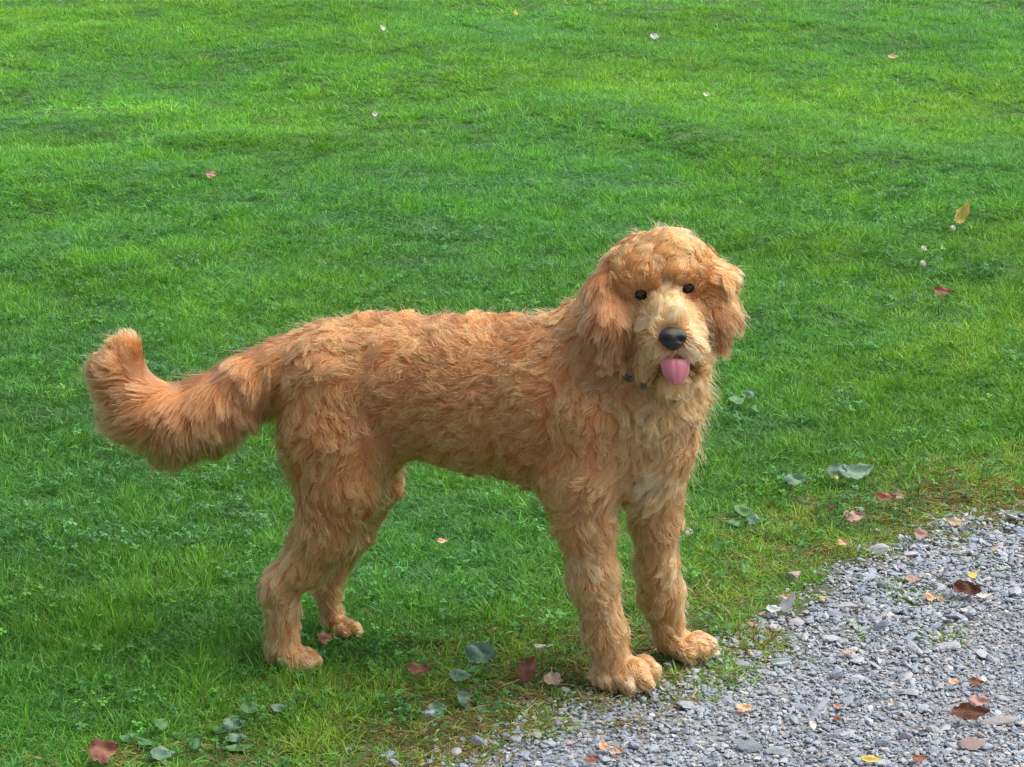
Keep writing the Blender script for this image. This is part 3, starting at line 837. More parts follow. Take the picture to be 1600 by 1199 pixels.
# far thigh and hind leg
bit((575, 660, 4.05), (592, 755, 4.06), 56, 32, DN, .028, .9, .3, col=.45)
bit((592, 755, 4.06), (555, 830, 4.075), 32, 26, (-.3, 0, -1), .026, .8, .3, col=.52)
bit((555, 830, 4.075), (510, 915, 4.08), 26, 18, (-.4, 0, -1), .022, .8, .3, col=.6)
bit((510, 915, 4.08), (520, 972, 4.07), 18, 16, DN, .018, .7, .3, col=.65)
bit((520, 975, 4.07), (552, 984, 4.05), 15, 12, (1, -.3, -.3), .012, .5, .2, col=.7, k=.008, down=0)
for (u, v, w) in ((540, 990, 4.035), (558, 988, 4.04)):
    bit((u - 10, v - 5, w + .006), (u, v, w), 9, 8, (1, -.3, -.3), .009, .5, .15, col=.7, k=.004, down=0)
# tail: a plume swept down and back, curling up at the tip
T = 'tail_hair'
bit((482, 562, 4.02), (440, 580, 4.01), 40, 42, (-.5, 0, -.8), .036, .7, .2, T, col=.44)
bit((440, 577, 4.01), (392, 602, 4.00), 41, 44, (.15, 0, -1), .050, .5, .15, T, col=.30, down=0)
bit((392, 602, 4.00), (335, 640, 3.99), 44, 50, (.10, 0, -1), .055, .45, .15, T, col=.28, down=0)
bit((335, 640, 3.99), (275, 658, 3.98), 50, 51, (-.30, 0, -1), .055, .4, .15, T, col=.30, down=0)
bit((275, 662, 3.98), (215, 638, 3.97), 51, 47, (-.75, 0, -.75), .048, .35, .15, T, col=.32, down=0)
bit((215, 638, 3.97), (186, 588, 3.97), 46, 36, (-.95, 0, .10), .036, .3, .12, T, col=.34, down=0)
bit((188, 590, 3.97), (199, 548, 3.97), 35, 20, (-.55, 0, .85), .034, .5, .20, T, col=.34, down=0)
# skull
bit((1002, 430, 3.85), (1062, 426, 3.85), 55, 52, (0, -.25, 1), .022, 0.9, .26, col=.62, down=0)
bit((1030, 412, 3.865), (1036, 408, 3.855), 43, 41, (-.2, .5, .6), .034, 1.2, .5, col=.68, down=0)
bit((1030, 470, 3.86), (1042, 500, 3.84), 58, 52, (0, -.3, -1), .030, .9, .3, col=.6)
# brows, cheeks
bit((995, 436, 3.812), (1018, 432, 3.802), 14, 13, (-.5, -.2, .9), .014, .6, .25, col=.60, k=.01, down=0)
bit((1056, 425, 3.800), (1078, 428, 3.810), 13, 13, (.5, -.2, .9), .014, .6, .25, col=.60, k=.01, down=0)
bit((990, 500, 3.825), (1000, 545, 3.815), 28, 24, (-.4, -.2, -1), .034, .7, .35, col=.58)
bit((1092, 490, 3.825), (1090, 540, 3.815), 22, 20, (.3, -.2, -1), .034, .7, .35, col=.6)
# muzzle, lips, chin
bit((1042, 478, 3.795), (1050, 506, 3.752), 28, 23, (0, .3, 1), .020, .6, .30, col=.80, k=.018, down=0)
bit((1026, 508, 3.785), (1034, 536, 3.748), 27, 24, (-1, -.1, -.4), .026, .7, .30, col=.72, k=.014, down=.4)
bit((1066, 505, 3.785), (1070, 534, 3.748), 26, 23, (1, -.1, -.4), .026, .7, .30, col=.74, k=.014, down=.4)
bit((1022, 545, 3.760), (1012, 572, 3.775), 17, 13, (-.3, -.2, -1), .026, .8, .3, col=.58, k=.01)
bit((1082, 545, 3.762), (1092, 568, 3.775), 16, 12, (.3, -.2, -1), .026, .8, .3, col=.58, k=.01)
bit((1054, 592, 3.80), (1055, 592, 3.765), 24, 18, (0, -.2, -1), .030, 1.0, .3, col=.62, k=.006)
# ears
E = 'ear_hair'
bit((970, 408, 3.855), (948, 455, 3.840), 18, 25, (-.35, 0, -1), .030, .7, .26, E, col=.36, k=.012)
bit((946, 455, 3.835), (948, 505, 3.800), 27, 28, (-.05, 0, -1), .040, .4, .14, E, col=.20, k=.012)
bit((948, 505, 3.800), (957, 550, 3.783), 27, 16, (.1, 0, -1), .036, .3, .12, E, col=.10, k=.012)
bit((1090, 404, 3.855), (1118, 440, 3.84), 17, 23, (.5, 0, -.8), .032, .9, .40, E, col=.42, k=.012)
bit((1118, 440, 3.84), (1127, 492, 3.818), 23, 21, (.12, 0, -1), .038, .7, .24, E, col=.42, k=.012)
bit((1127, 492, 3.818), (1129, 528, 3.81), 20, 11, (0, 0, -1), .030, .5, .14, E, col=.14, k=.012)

# carve marks: eye sockets and mouth
EYES = [P(1001.5, 459, 3.7775), P(1074, 449, 3.7755)]
EYE_R = [0.0115, 0.0115]
MOUTH = (P(1055, 566, 3.745), P(1055, 566, 3.80))

def cap_d(p, b):
    A, B = b['A'], b['B']
    q = p - A; d = B - A
    if b['sq'] != 1.0:
        s = b['sq'] - 1.0
        q = q + (q @ HAX)[:, None] * HAX[None] * s
        d = d + (d @ HAX) * HAX * s
    t = np.clip((q @ d) / (d @ d), 0, 1)
    r = b['ra'] + (b['rb'] - b['ra']) * t
    return (np.linalg.norm(q - t[:, None] * d, axis=1) - r).astype(np.float64), t

def body_sdf(p, eyes=True):
    out = np.full(len(p), 1.0)
    for b in BITS:
        d, _ = cap_d(p, b)
        k = b['k']
        h = np.clip(0.5 + 0.5 * (out - d) / k, 0, 1)
        out = out * (1 - h) + d * h - k * h * (1 - h)
    if eyes:
        for c, r in zip(EYES, EYE_R):
            q = (p - c - np.array([0, -0.012, -0.0005])) / np.array([0.0100, 0.019, 0.0072])
            d = (1 - np.linalg.norm(q, axis=1)) * 0.006
            out = np.maximum(out, d)
    # mouth: a wide low hollow
    a, b = MOUTH
    q = (p - a) * np.array([0.55, 1, 1.25]); dv = (b - a) * np.array([0.55, 1, 1.25])
    t = np.clip((q @ dv) / (dv @ dv), 0, 1)
    d = 0.0135 - np.linalg.norm(q - t[:, None] * dv, axis=1)
    out = np.maximum(out, d)
    return out

def seat_eye(px, py, r):
    ys = np.linspace(3.70, 3.86, 320)
    pts = np.array([P(px, py, y) for y in ys])
    k = int(np.argmax(body_sdf(pts, False) < 0))
    return P(px, py, ys[k] + r * 0.62)
EYES = [seat_eye(1001.5, 459, 0.0115), seat_eye(1074, 449, 0.0115)]
GH = 0.0045
_lo = np.min([np.minimum(b['A'] - b['ra'] * 1.05, b['B'] - b['rb'] * 1.05) for b in BITS], axis=0) - 0.03
_hi = np.max([np.maximum(b['A'] + b['ra'] * 1.05, b['B'] + b['rb'] * 1.05) for b in BITS], axis=0) + 0.03
_n = np.ceil((_hi - _lo) / GH).astype(int) + 1

def build_grid():
    g = np.full(tuple(_n), 0.5)
    ax = [(_lo[i] + np.arange(_n[i]) * GH) for i in range(3)]
    st = np.arange(0, _n[0], 12)
    for s in st:
        xs = ax[0][s:s + 12]
        X, Y, Z = np.meshgrid(xs, ax[1], ax[2], indexing='ij')
        g[s:s + 12] = body_sdf(np.stack([X, Y, Z], -1).reshape(-1, 3)).reshape(X.shape)
    return g

def surface_nets(g):
    s = g < 0
    nx, ny, nz = g.shape
    c = np.stack([s[i:nx - 1 + i, j:ny - 1 + j, k:nz - 1 + k] for i in (0, 1) for j in (0, 1) for k in (0, 1)])
    m = c.any(0) & ~c.all(0)
    ids = -np.ones(m.shape, int); ids[m] = np.arange(m.sum())
    I = np.argwhere(m)
    acc = np.zeros((len(I), 3)); cnt = np.zeros(len(I))
    cor = [(i, j, k) for i in (0, 1) for j in (0, 1) for k in (0, 1)]
    for a in range(8):
        for b in range(a + 1, 8):
            A, B = np.array(cor[a]), np.array(cor[b])
            if abs(A - B).sum() != 1: continue
            ga = g[I[:, 0] + A[0], I[:, 1] + A[1], I[:, 2] + A[2]]
            gb = g[I[:, 0] + B[0], I[:, 1] + B[1], I[:, 2] + B[2]]
            x = (ga < 0) != (gb < 0)
            t = np.where(x, ga / np.where(x, ga - gb, 1), 0)
            acc += x[:, None] * (A + (B - A) * t[:, None]); cnt += x
    V = _lo + (I + acc / cnt[:, None]) * GH
    F = []
    for d in range(3):
        sl0 = [slice(1, -1)] * 3; sl1 = [slice(1, -1)] * 3
        sl0[d] = slice(0, -1); sl1[d] = slice(1, None)
        e = s[tuple(sl0)] != s[tuple(sl1)]
        E = np.argwhere(e); inside = s[tuple(sl0)][e]
        off = np.ones(3, int); off[d] = 0
        E = E + off
        u, v = (d + 1) % 3, (d + 2) % 3
        def cell(du, dv):
            q = E.copy(); q[:, u] -= du; q[:, v] -= dv
            return ids[q[:, 0], q[:, 1], q[:, 2]]
        q = np.stack([cell(1, 1), cell(0, 1), cell(0, 0), cell(1, 0)], 1)
        q[~inside] = q[~inside][:, ::-1]
        F.append(q)
    F = np.concatenate(F)
    F = F[(F >= 0).all(1)]
    return V, F

def sample_grid(g, p):
    q = (p - _lo) / GH
    q = np.clip(q, 0, np.array(g.shape) - 1.001)
    i = q.astype(int); f = q - i
    r = 0
    for a in (0, 1):
        for b in (0, 1):
            for c in (0, 1):
                w = (f[:, 0] if a else 1 - f[:, 0]) * (f[:, 1] if b else 1 - f[:, 1]) * (f[:, 2] if c else 1 - f[:, 2])
                r = r + w * g[i[:, 0] + a, i[:, 1] + b, i[:, 2] + c]
    return r

def grad_grid(g, p, h=0.006):
    e = np.eye(3) * h
    n = np.stack([sample_grid(g, p + e[i]) - sample_grid(g, p - e[i]) for i in range(3)], 1)
    return n / np.maximum(np.linalg.norm(n, axis=1), 1e-9)[:, None]

def coat_material():
    g = N('apricot_coat')
    col = g.attr('tone').outputs['Fac']
    hi = g.n('ShaderNodeHairInfo')
    t = hi.outputs['Intercept']; rnd = hi.outputs['Random']
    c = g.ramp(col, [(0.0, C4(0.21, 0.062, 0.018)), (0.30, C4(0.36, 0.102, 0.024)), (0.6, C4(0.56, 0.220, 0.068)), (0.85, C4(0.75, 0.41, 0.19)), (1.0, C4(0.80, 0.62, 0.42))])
    tip = g.mix(g.math('MULTIPLY', g.math('POWER', t, 2.5), 0.26), c, C4(0.86, 0.56, 0.28))
    v = g.math('MULTIPLY_ADD', rnd, 0.2, 0.90)
    vv = g.n('ShaderNodeCombineColor', Red=v, Green=v, Blue=v).outputs[0]
    c2 = g.mix(1.0, tip, vv, 'MULTIPLY')
    h = g.n('ShaderNodeBsdfHairPrincipled', {'parametrization': 'COLOR'}, Color=c2, Roughness=0.42)
    h.inputs['Radial Roughness'].default_value = 0.7
    h.inputs['Coat'].default_value = 0.0
    h.inputs['IOR'].default_value = 1.45
    return g.done(h.outputs[0])

def skin_material():
    g = N('apricot_undercoat')
    n = g.n('ShaderNodeTexNoise', Scale=60.0, Detail=4.0).outputs[0]
    c = g.ramp(n, [(0.3, C4(0.26, 0.12, 0.05)), (0.7, C4(0.40, 0.20, 0.09))])
    return g.done(g.n('ShaderNodeBsdfPrincipled', Base_Color=c, Roughness=0.9).outputs[0])

def lids(c, r):
    V, F = [], []
    for sgn, op in ((1, 40), (-1, 42)):
        b = len(V); n1, n2 = 21, 7
        for i in range(n1):
            az = -88 + 176 * i / (n1 - 1)
            o = op * math.cos(math.radians(min(90, abs(az) * 90 / 60))) ** 0.8 if abs(az) < 60 else 0.0
            for j in range(n2):
                el = math.radians(sgn * (o + (86 - o) * j / (n2 - 1)))
                a = math.radians(az); rr = r * (0.925 + (0.03 if j == 0 else 0.0) + 0.012 * j)
                V.append((c[0] + rr * math.cos(el) * math.sin(a), c[1] - rr * math.cos(el) * math.cos(a), c[2] + rr * math.sin(el)))
        for i in range(n1 - 1):
            for j in range(n2 - 1):
                q = (b + i * n2 + j, b + (i + 1) * n2 + j, b + (i + 1) * n2 + j + 1, b + i * n2 + j + 1)
                F.append(q if sgn > 0 else q[::-1])
    return V, F

def build_dog():
    root = link(bpy.data.objects.new('dog', None))
    base = G(740, 1045)
    root.location = (0, 0, 0)
    tag(root, 'apricot curly-coated dog standing on the lawn edge with its tongue out', 'dog')
    g = build_grid()
    V, F = surface_nets(g)
    body = quads_obj('body', V, F, skin_material(), root)
    # ---- sample hair roots
    a, b, c, d = (V[F[:, i]] for i in range(4))
    ar = np.linalg.norm(np.cross(c - a, d - b), axis=1) * 0.5
    rng = np.random.default_rng(3)
    NH = 290000
    tot = ar.sum()
    # the side that faces the camera and the outline get the full density
    cen = (a + b + c + d) / 4
    nn = np.cross(c - a, d - b); nn /= np.maximum(np.linalg.norm(nn, axis=1), 1e-12)[:, None]
    vdir = np.array([0, 0, CAM_H]) - cen; vdir /= np.linalg.norm(vdir, axis=1)[:, None]
    face = (nn * vdir).sum(1)
    head = ((cen[:, 2] > 0.40) & (cen[:, 0] > 0.13))
    wgt = ar * np.where(face > -0.35, 1.0, 0.45) * np.where(head, 1.5, 1.0)
    cdf = np.cumsum(wgt); cdf /= cdf[-1]
    fi = np.searchsorted(cdf, rng.random(NH))
    u, v = rng.random(NH)[:, None], rng.random(NH)[:, None]
    R = (a[fi] * (1 - u) + b[fi] * u) * (1 - v) + (d[fi] * (1 - u) + c[fi] * u) * v
    R = R - grad_grid(g, R) * sample_grid(g, R)[:, None]
    # ---- attributes blended from the limb pieces
    def props(p):
        W = np.zeros(len(p)); fl = np.zeros((len(p), 3)); at = np.zeros((len(p), 4)); ct = np.zeros((len(p), 3))
        for q in BITS:
            dd, _ = cap_d(p, q)
            w = np.exp(-np.maximum(dd, 0) / 0.0065)
            W += w; fl += w[:, None] * q['flow']
            at += w[:, None] * np.array([q['hair'], q['wave'], q['lift'], q['col']])
            ct[:, ('coat', 'tail_hair', 'ear_hair').index(q['coat'])] += w
        return fl / W[:, None], at / W[:, None], ct.argmax(1)
    fl, at, coat = props(R)
    nrm = grad_grid(g, R)
    # bare skin: nose, eyes, mouth
    bare = np.zeros(NH, bool)
    for e, r in zip(EYES, EYE_R): bare |= (((R[:, 0] - e[0]) / 0.0104) ** 2 + ((R[:, 2] - e[2] + 0.0005) / 0.0084) ** 2 < 1) & (R[:, 1] < e[1] + 0.012)
    near_eye = np.min([np.linalg.norm(R - e, axis=1) for e in EYES], axis=0)
    bare |= np.linalg.norm((R - NOSE) * np.array([1, .6, 1.1]), axis=1) < 0.019
    mo = (R - MOUTH[0]) * np.array([0.6, .8, 1.1]); bare |= np.linalg.norm(mo, axis=1) < 0.016
    ok = ~bare
    R, fl, at, coat, nrm, near_eye = R[ok], fl[ok], at[ok], coat[ok], nrm[ok], near_eye[ok]
    n = len(R)
    # ---- locks
    def grp(sp, seed):
        r = np.random.default_rng(seed)
        K = int(tot / sp ** 2)
        pick = r.choice(n, K, replace=False)
        kd = kdtree.KDTree(K)
        for i, j in enumerate(pick): kd.insert(R[j], i)
        kd.balance()
        own = np.array([kd.find(p)[1] for p in (R + r.normal(0, sp * 0.10, R.shape)).tolist()])
        return pick, own
    # small wisps inside larger locks
    pick2, own2 = grp(0.0052, 5)
    pick1, own1 = grp(0.0185, 6)
    j1, j2 = pick1[own1], pick2[own2]

    def rnd(j, seed, m=1):
        t = np.random.default_rng(seed).random((n, m))[j]
        return t[:, 0] if m == 1 else t
    # direction field with swirls
    def base_dir(j, jit, seed):
        f = fl[j]; nm = nrm[j]
        p = R[j]
        sw = (vnoise3(p * 13, 1) - 0.5) * 2.6 + (vnoise3(p * 34, 2) - 0.5) * 2.6
        ang = sw * at[j, 1] * 0.85 + (rnd(j, seed) - 0.5) * jit
        f = f - (f * nm).sum(1)[:, None] * nm
        l = np.linalg.norm(f, axis=1); f = f / np.maximum(l, 1e-5)[:, None]
        s = np.cross(nm, f)
        return f, s, nm, ang
    S = 9
    def grow(j, seed, jit, wob):
        """displacement curve (n,S,3) of the hair or lock rooted at R[j]"""
        f, s, nm, ang = base_dir(j, jit, seed)
        L = at[j, 0] * (0.68 + 0.45 * rnd(j, seed + 1))
        eye = ss(0.013, 0.045, near_eye[j]); L = L * (0.16 + 0.84 * eye) * (0.75 + 0.5 * vnoise3(R[j] * 22, 8))
        wv = at[j, 1] * wob
        ph = rnd(j, seed + 2) * 6.28
        fr = 0.8 + 1.1 * rnd(j, seed + 3)
        sgn = np.where(rnd(j, seed + 4) > 0.5, 1, -1)
        lift = at[j, 2] * (0.55 + 0.9 * rnd(j, seed + 5))
        D = np.zeros((n, S, 3)); cur = np.zeros((n, 3))
        for k in range(1, S):
            t = (k - 0.5) / (S - 1)
            an = ang + wv * np.sin(ph + 6.28 * fr * t) * 0.75 + sgn * wv * t * 0.55
            up = lift * (1.5 * (1 - t) ** 1.5 + 0.10) + wv * 0.22 * np.cos(ph * 1.7 + 6.28 * fr * t)
            dr = f * np.cos(an)[:, None] + s * np.sin(an)[:, None] + nm * up[:, None]
            dr[:, 2] -= 0.12 * t
            dr /= np.linalg.norm(dr, axis=1)[:, None]
            cur = cur + dr * (L / (S - 1))[:, None]
            D[:, k] = cur
        return D
    own = grow(np.arange(n), 100, 0.45, 0.7)
    w2 = grow(j2, 200, 0.5, 0.8)
    w1 = grow(j1, 300, 0.9, 1.0)
    t = np.linspace(0, 1, S)[None, :, None]
    tight = np.array([0.55, 0.35, 0.45])[coat][:, None, None]
    a2 = np.array([0.66, 0.70, 0.74])[coat][:, None, None] * t ** 0.8
    a1 = (0.16 + 1.0 * tight) * t ** 0.7
    strand = R[:, None] + own
    wisp = R[j2][:, None] + w2
    lock = R[j1][:, None] + w1
    wisp = wisp * (1 - a1) + lock * a1 + (R[j2] - R[j1])[:, None] * 0.35 * a1
    strand = strand * (1 - a1) + (lock + (R - R[j1])[:, None] * 0.45) * a1
    Q = strand * (1 - a2) + wisp * a2
    stray = (rnd(np.arange(n), 500) < 0.025)[:, None, None]
    Q = np.where(stray, R[:, None] + own * 1.12 + nrm[:, None] * (0.010 * t ** 1.5) * at[:, 0][:, None, None] / 0.03, Q)
    # keep the hair outside the body
    kk = np.arange(S)
    for it in range(2):
        p = Q.reshape(-1, 3)
        sd = sample_grid(g, p); gr = grad_grid(g, p)
        mn = np.tile(np.minimum(0.0006 * kk + 0.0004, 0.003), n)
        push = np.maximum(mn - sd, 0)
        push[np.tile(kk == 0, n)] = 0
        Q = (p + gr * push[:, None]).reshape(n, S, 3)
    # keep off the eyes and nose
    for e in EYES:
        p = Q.reshape(-1, 3); dx, dz = p[:, 0] - e[0], p[:, 2] - e[2] + 0.0014
        l = np.sqrt((dx / 0.0092) ** 2 + (dz / 0.0064) ** 2)
        m = (l < 1) & (p[:, 1] < e[1] + 0.01)
        p[m, 0] = e[0] + dx[m] / np.maximum(l[m], .05); p[m, 2] = e[2] - 0.0014 + dz[m] / np.maximum(l[m], .05)
        Q = p.reshape(n, S, 3)
    p = Q.reshape(-1, 3); dv = p - NOSE; l = np.linalg.norm(dv, axis=1); m = l < 0.019
    p[m] = NOSE + dv[m] / l[m][:, None] * 0.019
    Q = p.reshape(n, S, 3)
    gz = 0.004
    Q[:, :, 2] = np.maximum(Q[:, :, 2], gz)
    # tone: piece colour, lock-to-lock difference, whiter on breast
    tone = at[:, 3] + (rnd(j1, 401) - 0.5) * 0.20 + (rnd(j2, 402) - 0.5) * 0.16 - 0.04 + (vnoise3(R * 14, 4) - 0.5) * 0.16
    br = P(1022, 727, 3.86)
    tone = tone - 0.09 * (1 - ss(P(840, 620, 3.9)[0], P(980, 620, 3.9)[0], R[:, 0])) * ss(0.12, 0.40, R[:, 2])
    tone = tone + 0.55 * np.exp(-(((R[:, 0] - br[0]) / 0.020) ** 2 + ((R[:, 2] - br[2]) / 0.026) ** 2)) * (nrm[:, 1] < 0.2)
    tone = np.clip(tone, 0, 1)
    mat = coat_material()
    def curves(name, m, rad0, parent=root, side=None):
        q = Q[m]; cnt = len(q)
        cu = bpy.data.hair_curves.new(name)
        cu.add_curves([S] * cnt)
        cu.attributes['position'].data.foreach_set('vector', q.astype(np.float32).ravel())
        ra = cu.attributes.get('radius') or cu.attributes.new('radius', 'FLOAT', 'POINT')
        prof = rad0 * (1 - 0.75 * np.linspace(0, 1, S) ** 2.2)
        ra.data.foreach_set('value', np.tile(prof, cnt).astype(np.float32))
        ta = cu.attributes.new('tone', 'FLOAT', 'CURVE'); ta.data.foreach_set('value', tone[m].astype(np.float32))
        cu.materials.append(mat)
        return link(bpy.data.objects.new(name, cu), parent)
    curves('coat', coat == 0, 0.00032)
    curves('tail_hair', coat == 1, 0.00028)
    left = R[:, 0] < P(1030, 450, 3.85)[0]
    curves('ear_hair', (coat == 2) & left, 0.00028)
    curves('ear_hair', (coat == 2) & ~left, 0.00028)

    # ---- nose
    nz = N('wet_black_nose')
    vo = nz.n('ShaderNodeTexVoronoi', Scale=420.0).outputs[0]
    nb = nz.n('ShaderNodeBsdfPrincipled', Base_Color=C4(0.011, 0.011, 0.013), Roughness=0.26)
    nbp = nz.n('ShaderNodeBump', Strength=0.35, Distance=0.001, Height=vo)
    nz.t.links.new(nbp.outputs[0], nb.inputs['Normal'])
    nmat = nz.done(nb.outputs[0])
    u, v = np.meshgrid(np.linspace(0, 2 * np.pi, 33)[:-1], np.linspace(0, np.pi, 22))
    x = np.sin(v) * np.cos(u); z = np.cos(v); y = np.sin(v) * np.sin(u)
    w = 0.0215 * (1.0 + 0.10 * z) * (1 - 0.32 * np.clip(-z, 0, 1) ** 1.5)
    X = x * w; Z = z * 0.0178 + 0.0015 * np.abs(x) * (z < 0.3); Y = y * 0.015
    front = y < 0
    nos = np.exp(-(((np.abs(X) - 0.0112) / 0.0040) ** 2 + ((Z + 0.0015) / 0.0036) ** 2)) * front
    slit = np.exp(-(((np.abs(X) - 0.0165) / 0.005) ** 2 + ((Z + 0.0035) / 0.002) ** 2)) * front
    phil = np.exp(-((X / 0.0013) ** 2)) * (Z < -0.003) * front
    Y = Y + 0.009 * nos + 0.004 * slit + 0.003 * phil
    tilt = math.radians(18)
    Y2 = Y * math.cos(tilt) - Z * math.sin(tilt) * -1; Z2 = Z * math.cos(tilt) - Y * math.sin(tilt)
    Vn = np.stack([X + NOSE[0], Y2 + NOSE[1], Z2 + NOSE[2]], -1).reshape(-1, 3)
    idx = np.arange(22 * 32).reshape(22, 32); nx = np.roll(idx, -1, 1)
    Fn = np.stack([idx[:-1], idx[1:], nx[1:], nx[:-1]], -1).reshape(-1, 4)
    quads_obj('nose', Vn, Fn, nmat, root)
    # ---- eyes with dark rims
    em = N('dark_brown_eye')
    eb = em.n('ShaderNodeBsdfPrincipled', Base_Color=C4(0.018, 0.008, 0.004), Roughness=0.05)
    eb.inputs['Specular IOR Level'].default_value = 0.4
    emat = em.done(eb.outputs[0])
    lm = N('dark_eyelid')
    lmat = lm.done(lm.n('ShaderNodeBsdfPrincipled', Base_Color=C4(0.02, 0.010, 0.006), Roughness=0.85).outputs[0])
    for c, r in zip(EYES, EYE_R):
        u, v = np.meshgrid(np.linspace(0, 2 * np.pi, 25)[:-1], np.linspace(0, np.pi, 14))
        Ve = np.stack([np.sin(v) * np.cos(u), np.sin(v) * np.sin(u), np.cos(v)], -1).reshape(-1, 3) * r * 0.88 + c
        idx = np.arange(14 * 24).reshape(14, 24); nx = np.roll(idx, -1, 1)
        Fe = np.stack([idx[:-1], idx[1:], nx[1:], nx[:-1]], -1).reshape(-1, 4)
        eye = quads_obj('eye', Ve, Fe, emat, root)
        LV, LF = lids(c, r)
        mesh_obj('eyelid', LV, LF, lmat, eye)
    # ---- mouth lining and tongue
    mm = N('dark_mouth_lining')
    mmat = mm.done(mm.n('ShaderNodeBsdfPrincipled', Base_Color=C4(0.035, 0.018, 0.018), Roughness=0.45).outputs[0])
    u = np.linspace(0, 2 * np.pi, 29)[:-1]
    rings = []
    for (rx, rz, dy, dz) in ((0.0315, 0.0105, 0.000, 0.0), (0.027, 0.0072, 0.006, 0.0), (0.022, 0.006, 0.016, 0.001), (0.001, 0.001, 0.03, 0.001)):
        rings.append(np.stack([rx * np.cos(u), np.full(28, dy) + 0.012 * np.cos(u) ** 2, rz * np.sin(u) + dz - 0.004 * np.cos(u) ** 2], -1))
    Vm = np.stack(rings).reshape(-1, 3) + P(1055, 560, 3.735)
    ii = np.arange(4 * 28).reshape(4, 28)
    Fm = np.stack([ii[:-1], np.roll(ii, -1, 1)[:-1], np.roll(ii, -1, 1)[1:], ii[1:]], -1).reshape(-1, 4)
    quads_obj('mouth', Vm, Fm, mmat, root)
    tm = N('pink_tongue')
    tn = tm.n('ShaderNodeTexNoise', Scale=350.0, Detail=4.0).outputs[0]
    tcx = tm.ramp(tn, [(0.3, C4(0.42, 0.11, 0.14)), (0.7, C4(0.60, 0.22, 0.25))])
    tb = tm.n('ShaderNodeBsdfPrincipled', Base_Color=tcx, Roughness=0.28)
    tb.inputs['Subsurface Weight'].default_value = 0.15; tb.inputs['Subsurface Radius'].default_value = (0.006, 0.002, 0.002)
    tbp = tm.n('ShaderNodeBump', Strength=0.3, Distance=0.001, Height=tn)
    tm.t.links.new(tbp.outputs[0], tb.inputs['Normal'])
    tmat = tm.done(tb.outputs[0])
    A0 = P(1055, 557, 3.752); A1 = P(1055, 561, 3.724); A2 = P(1057, 580, 3.712); A3 = P(1058, 604, 3.716)
    rows, cols = 22, 17
    Vt = []
    for side in (1, -1):
        for i in range(rows):
            t = i / (rows - 1)
            if t < 0.25: p = A0 + (A1 - A0) * (t / 0.25)
            else:
                q = (t - 0.25) / 0.75
                p = (1 - q) ** 2 * A1 + 2 * q * (1 - q) * (A2 + np.array([0, -0.002, 0.002])) + q * q * A3
            wd = 0.0245 * (1 - 0.24 * t) * math.sqrt(max(1 - max(0, (t - 0.55) / 0.45) ** 2.4, 0.0)) + 0.0003
            for j in range(cols):
                s = j / (cols - 1) * 2 - 1
                th = 0.0022 * math.sqrt(max(1 - s * s, 0)) * (1 if t < 1 else 0)
                groove = 0.0016 * math.exp(-(s / 0.12) ** 2)
                Vt.append((p[0] + s * wd - 0.001 * t, p[1] + 0.009 * s * s * (0.4 + t) - side * th + (groove if side > 0 else 0), p[2] - 0.0015 * (1 - s * s) * 0))
    ft = []
    for h in range(2):
        o = h * rows * cols
        for i in range(rows - 1):
            for j in range(cols - 1):
                q = (o + i * cols + j, o + i * cols + j + 1, o + (i + 1) * cols + j + 1, o + (i + 1) * cols + j)
                ft.append(q if h else q[::-1])
    for i in range(rows - 1):
        for j in (0, cols - 1):
            ft.append((i * cols + j, (i + 1) * cols + j, rows * cols + (i + 1) * cols + j, rows * cols + i * cols + j))
    for j in range(cols - 1):
        q = (rows - 1) * cols + j
        ft.append((q, q + 1, rows * cols + q + 1, rows * cols + q))
    mesh_obj('tongue', Vt, ft, tmat, root)
    # ---- collar with a tag, mostly sunk in the coat
    cmn = N('pink_webbing')
    cn = cmn.n('ShaderNodeTexNoise', Scale=300.0).outputs[0]
    cmat = cmn.done(cmn.n('ShaderNodeBsdfPrincipled', Base_Color=cmn.ramp(cn, [(0.3, C4(0.42, 0.07, 0.13)), (0.7, C4(0.62, 0.16, 0.24))]), Roughness=0.7).outputs[0])
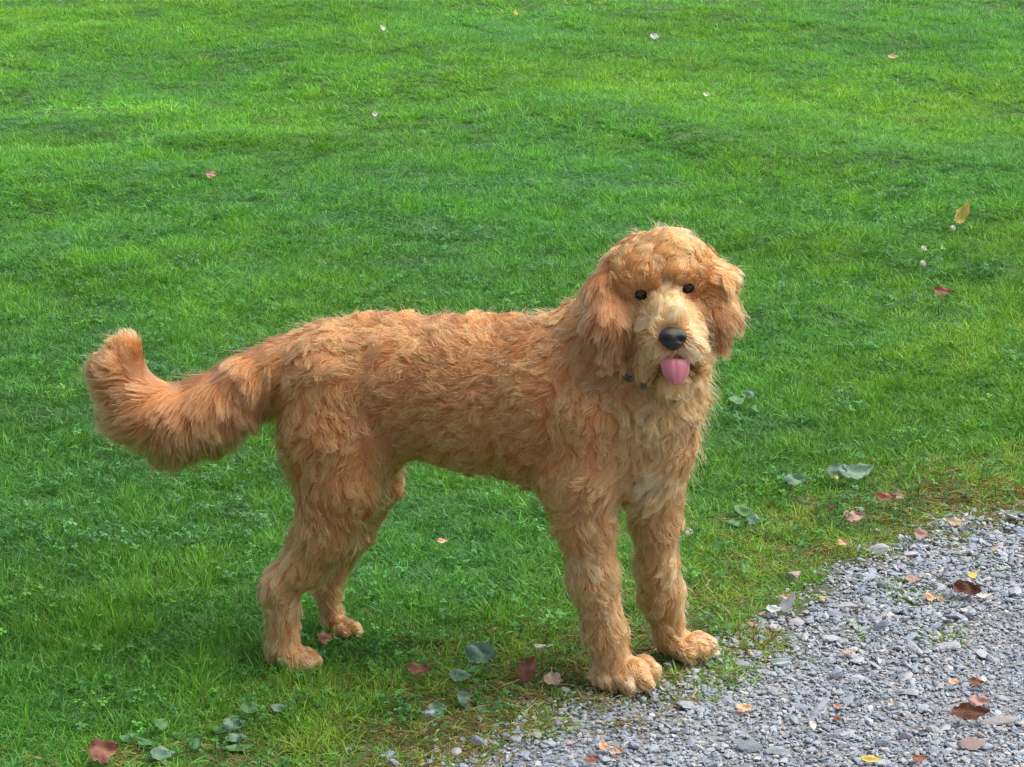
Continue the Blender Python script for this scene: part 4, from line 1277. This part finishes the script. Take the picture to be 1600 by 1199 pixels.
    path = [P(940, 548, 3.835), P(955, 572, 3.812), P(972, 583, 3.797), P(992, 594, 3.787), P(1015, 602, 3.782), P(1040, 604, 3.785), P(1070, 596, 3.80), P(1090, 575, 3.83), P(1085, 545, 3.88), P(1020, 520, 3.93), P(950, 525, 3.90)]
    Vc, Fc = [], []
    for i, p in enumerate(path):
        nxp, pv = path[(i + 1) % len(path)], path[i - 1]
        tg = nxp - pv; tg /= np.linalg.norm(tg)
        upv = np.array([0, -0.25, 1.0]); out = np.cross(tg, upv); out /= np.linalg.norm(out); upv = np.cross(out, tg)
        for (a_, b_) in ((-1, -1), (1, -1), (1, 1), (-1, 1)):
            Vc.append(p + out * 0.0012 * a_ + upv * 0.006 * b_ + np.array([0, COLLAR_IN, 0.0]))
    m = len(path)
    for i in range(m):
        for k in range(4):
            Fc.append((i * 4 + k, i * 4 + (k + 1) % 4, ((i + 1) % m) * 4 + (k + 1) % 4, ((i + 1) % m) * 4 + k))
    col = mesh_obj('collar', Vc, Fc, cmat, root, smooth=False)
    bm_ = N('black_buckle')
    bmat = bm_.done(bm_.n('ShaderNodeBsdfPrincipled', Base_Color=C4(0.015, 0.014, 0.02), Roughness=0.35).outputs[0])
    for (px_, py_, Y_, sx_, sz_) in ((983, 592, 3.793, .007, .005), (1006, 604, 3.785, .0065, .006)):
        p = P(px_, py_, Y_)
        V = [(p[0] + a_ * sx_ * r_, p[1] + y_, p[2] + b_ * sz_ * r_ - a_ * .002) for y_, r_ in ((-.0035, .8), (.0, 1), (.005, 1)) for (a_, b_) in ((-1, -.6), (-.6, -1), (.6, -1), (1, -.6), (1, .6), (.6, 1), (-.6, 1), (-1, .6))]
        Fb = [tuple(range(7, -1, -1)), tuple(range(16, 24))] + [(r_ * 8 + i, r_ * 8 + (i + 1) % 8, r_ * 8 + 8 + (i + 1) % 8, r_ * 8 + 8 + i) for r_ in (0, 1) for i in range(8)]
        mesh_obj('buckle', V, Fb, bmat, col, smooth=False)
    print('hair', n, 'verts', len(V))
NOSE = P(1051, 530, 3.722)
COLLAR_IN = 0.010
build_dog()
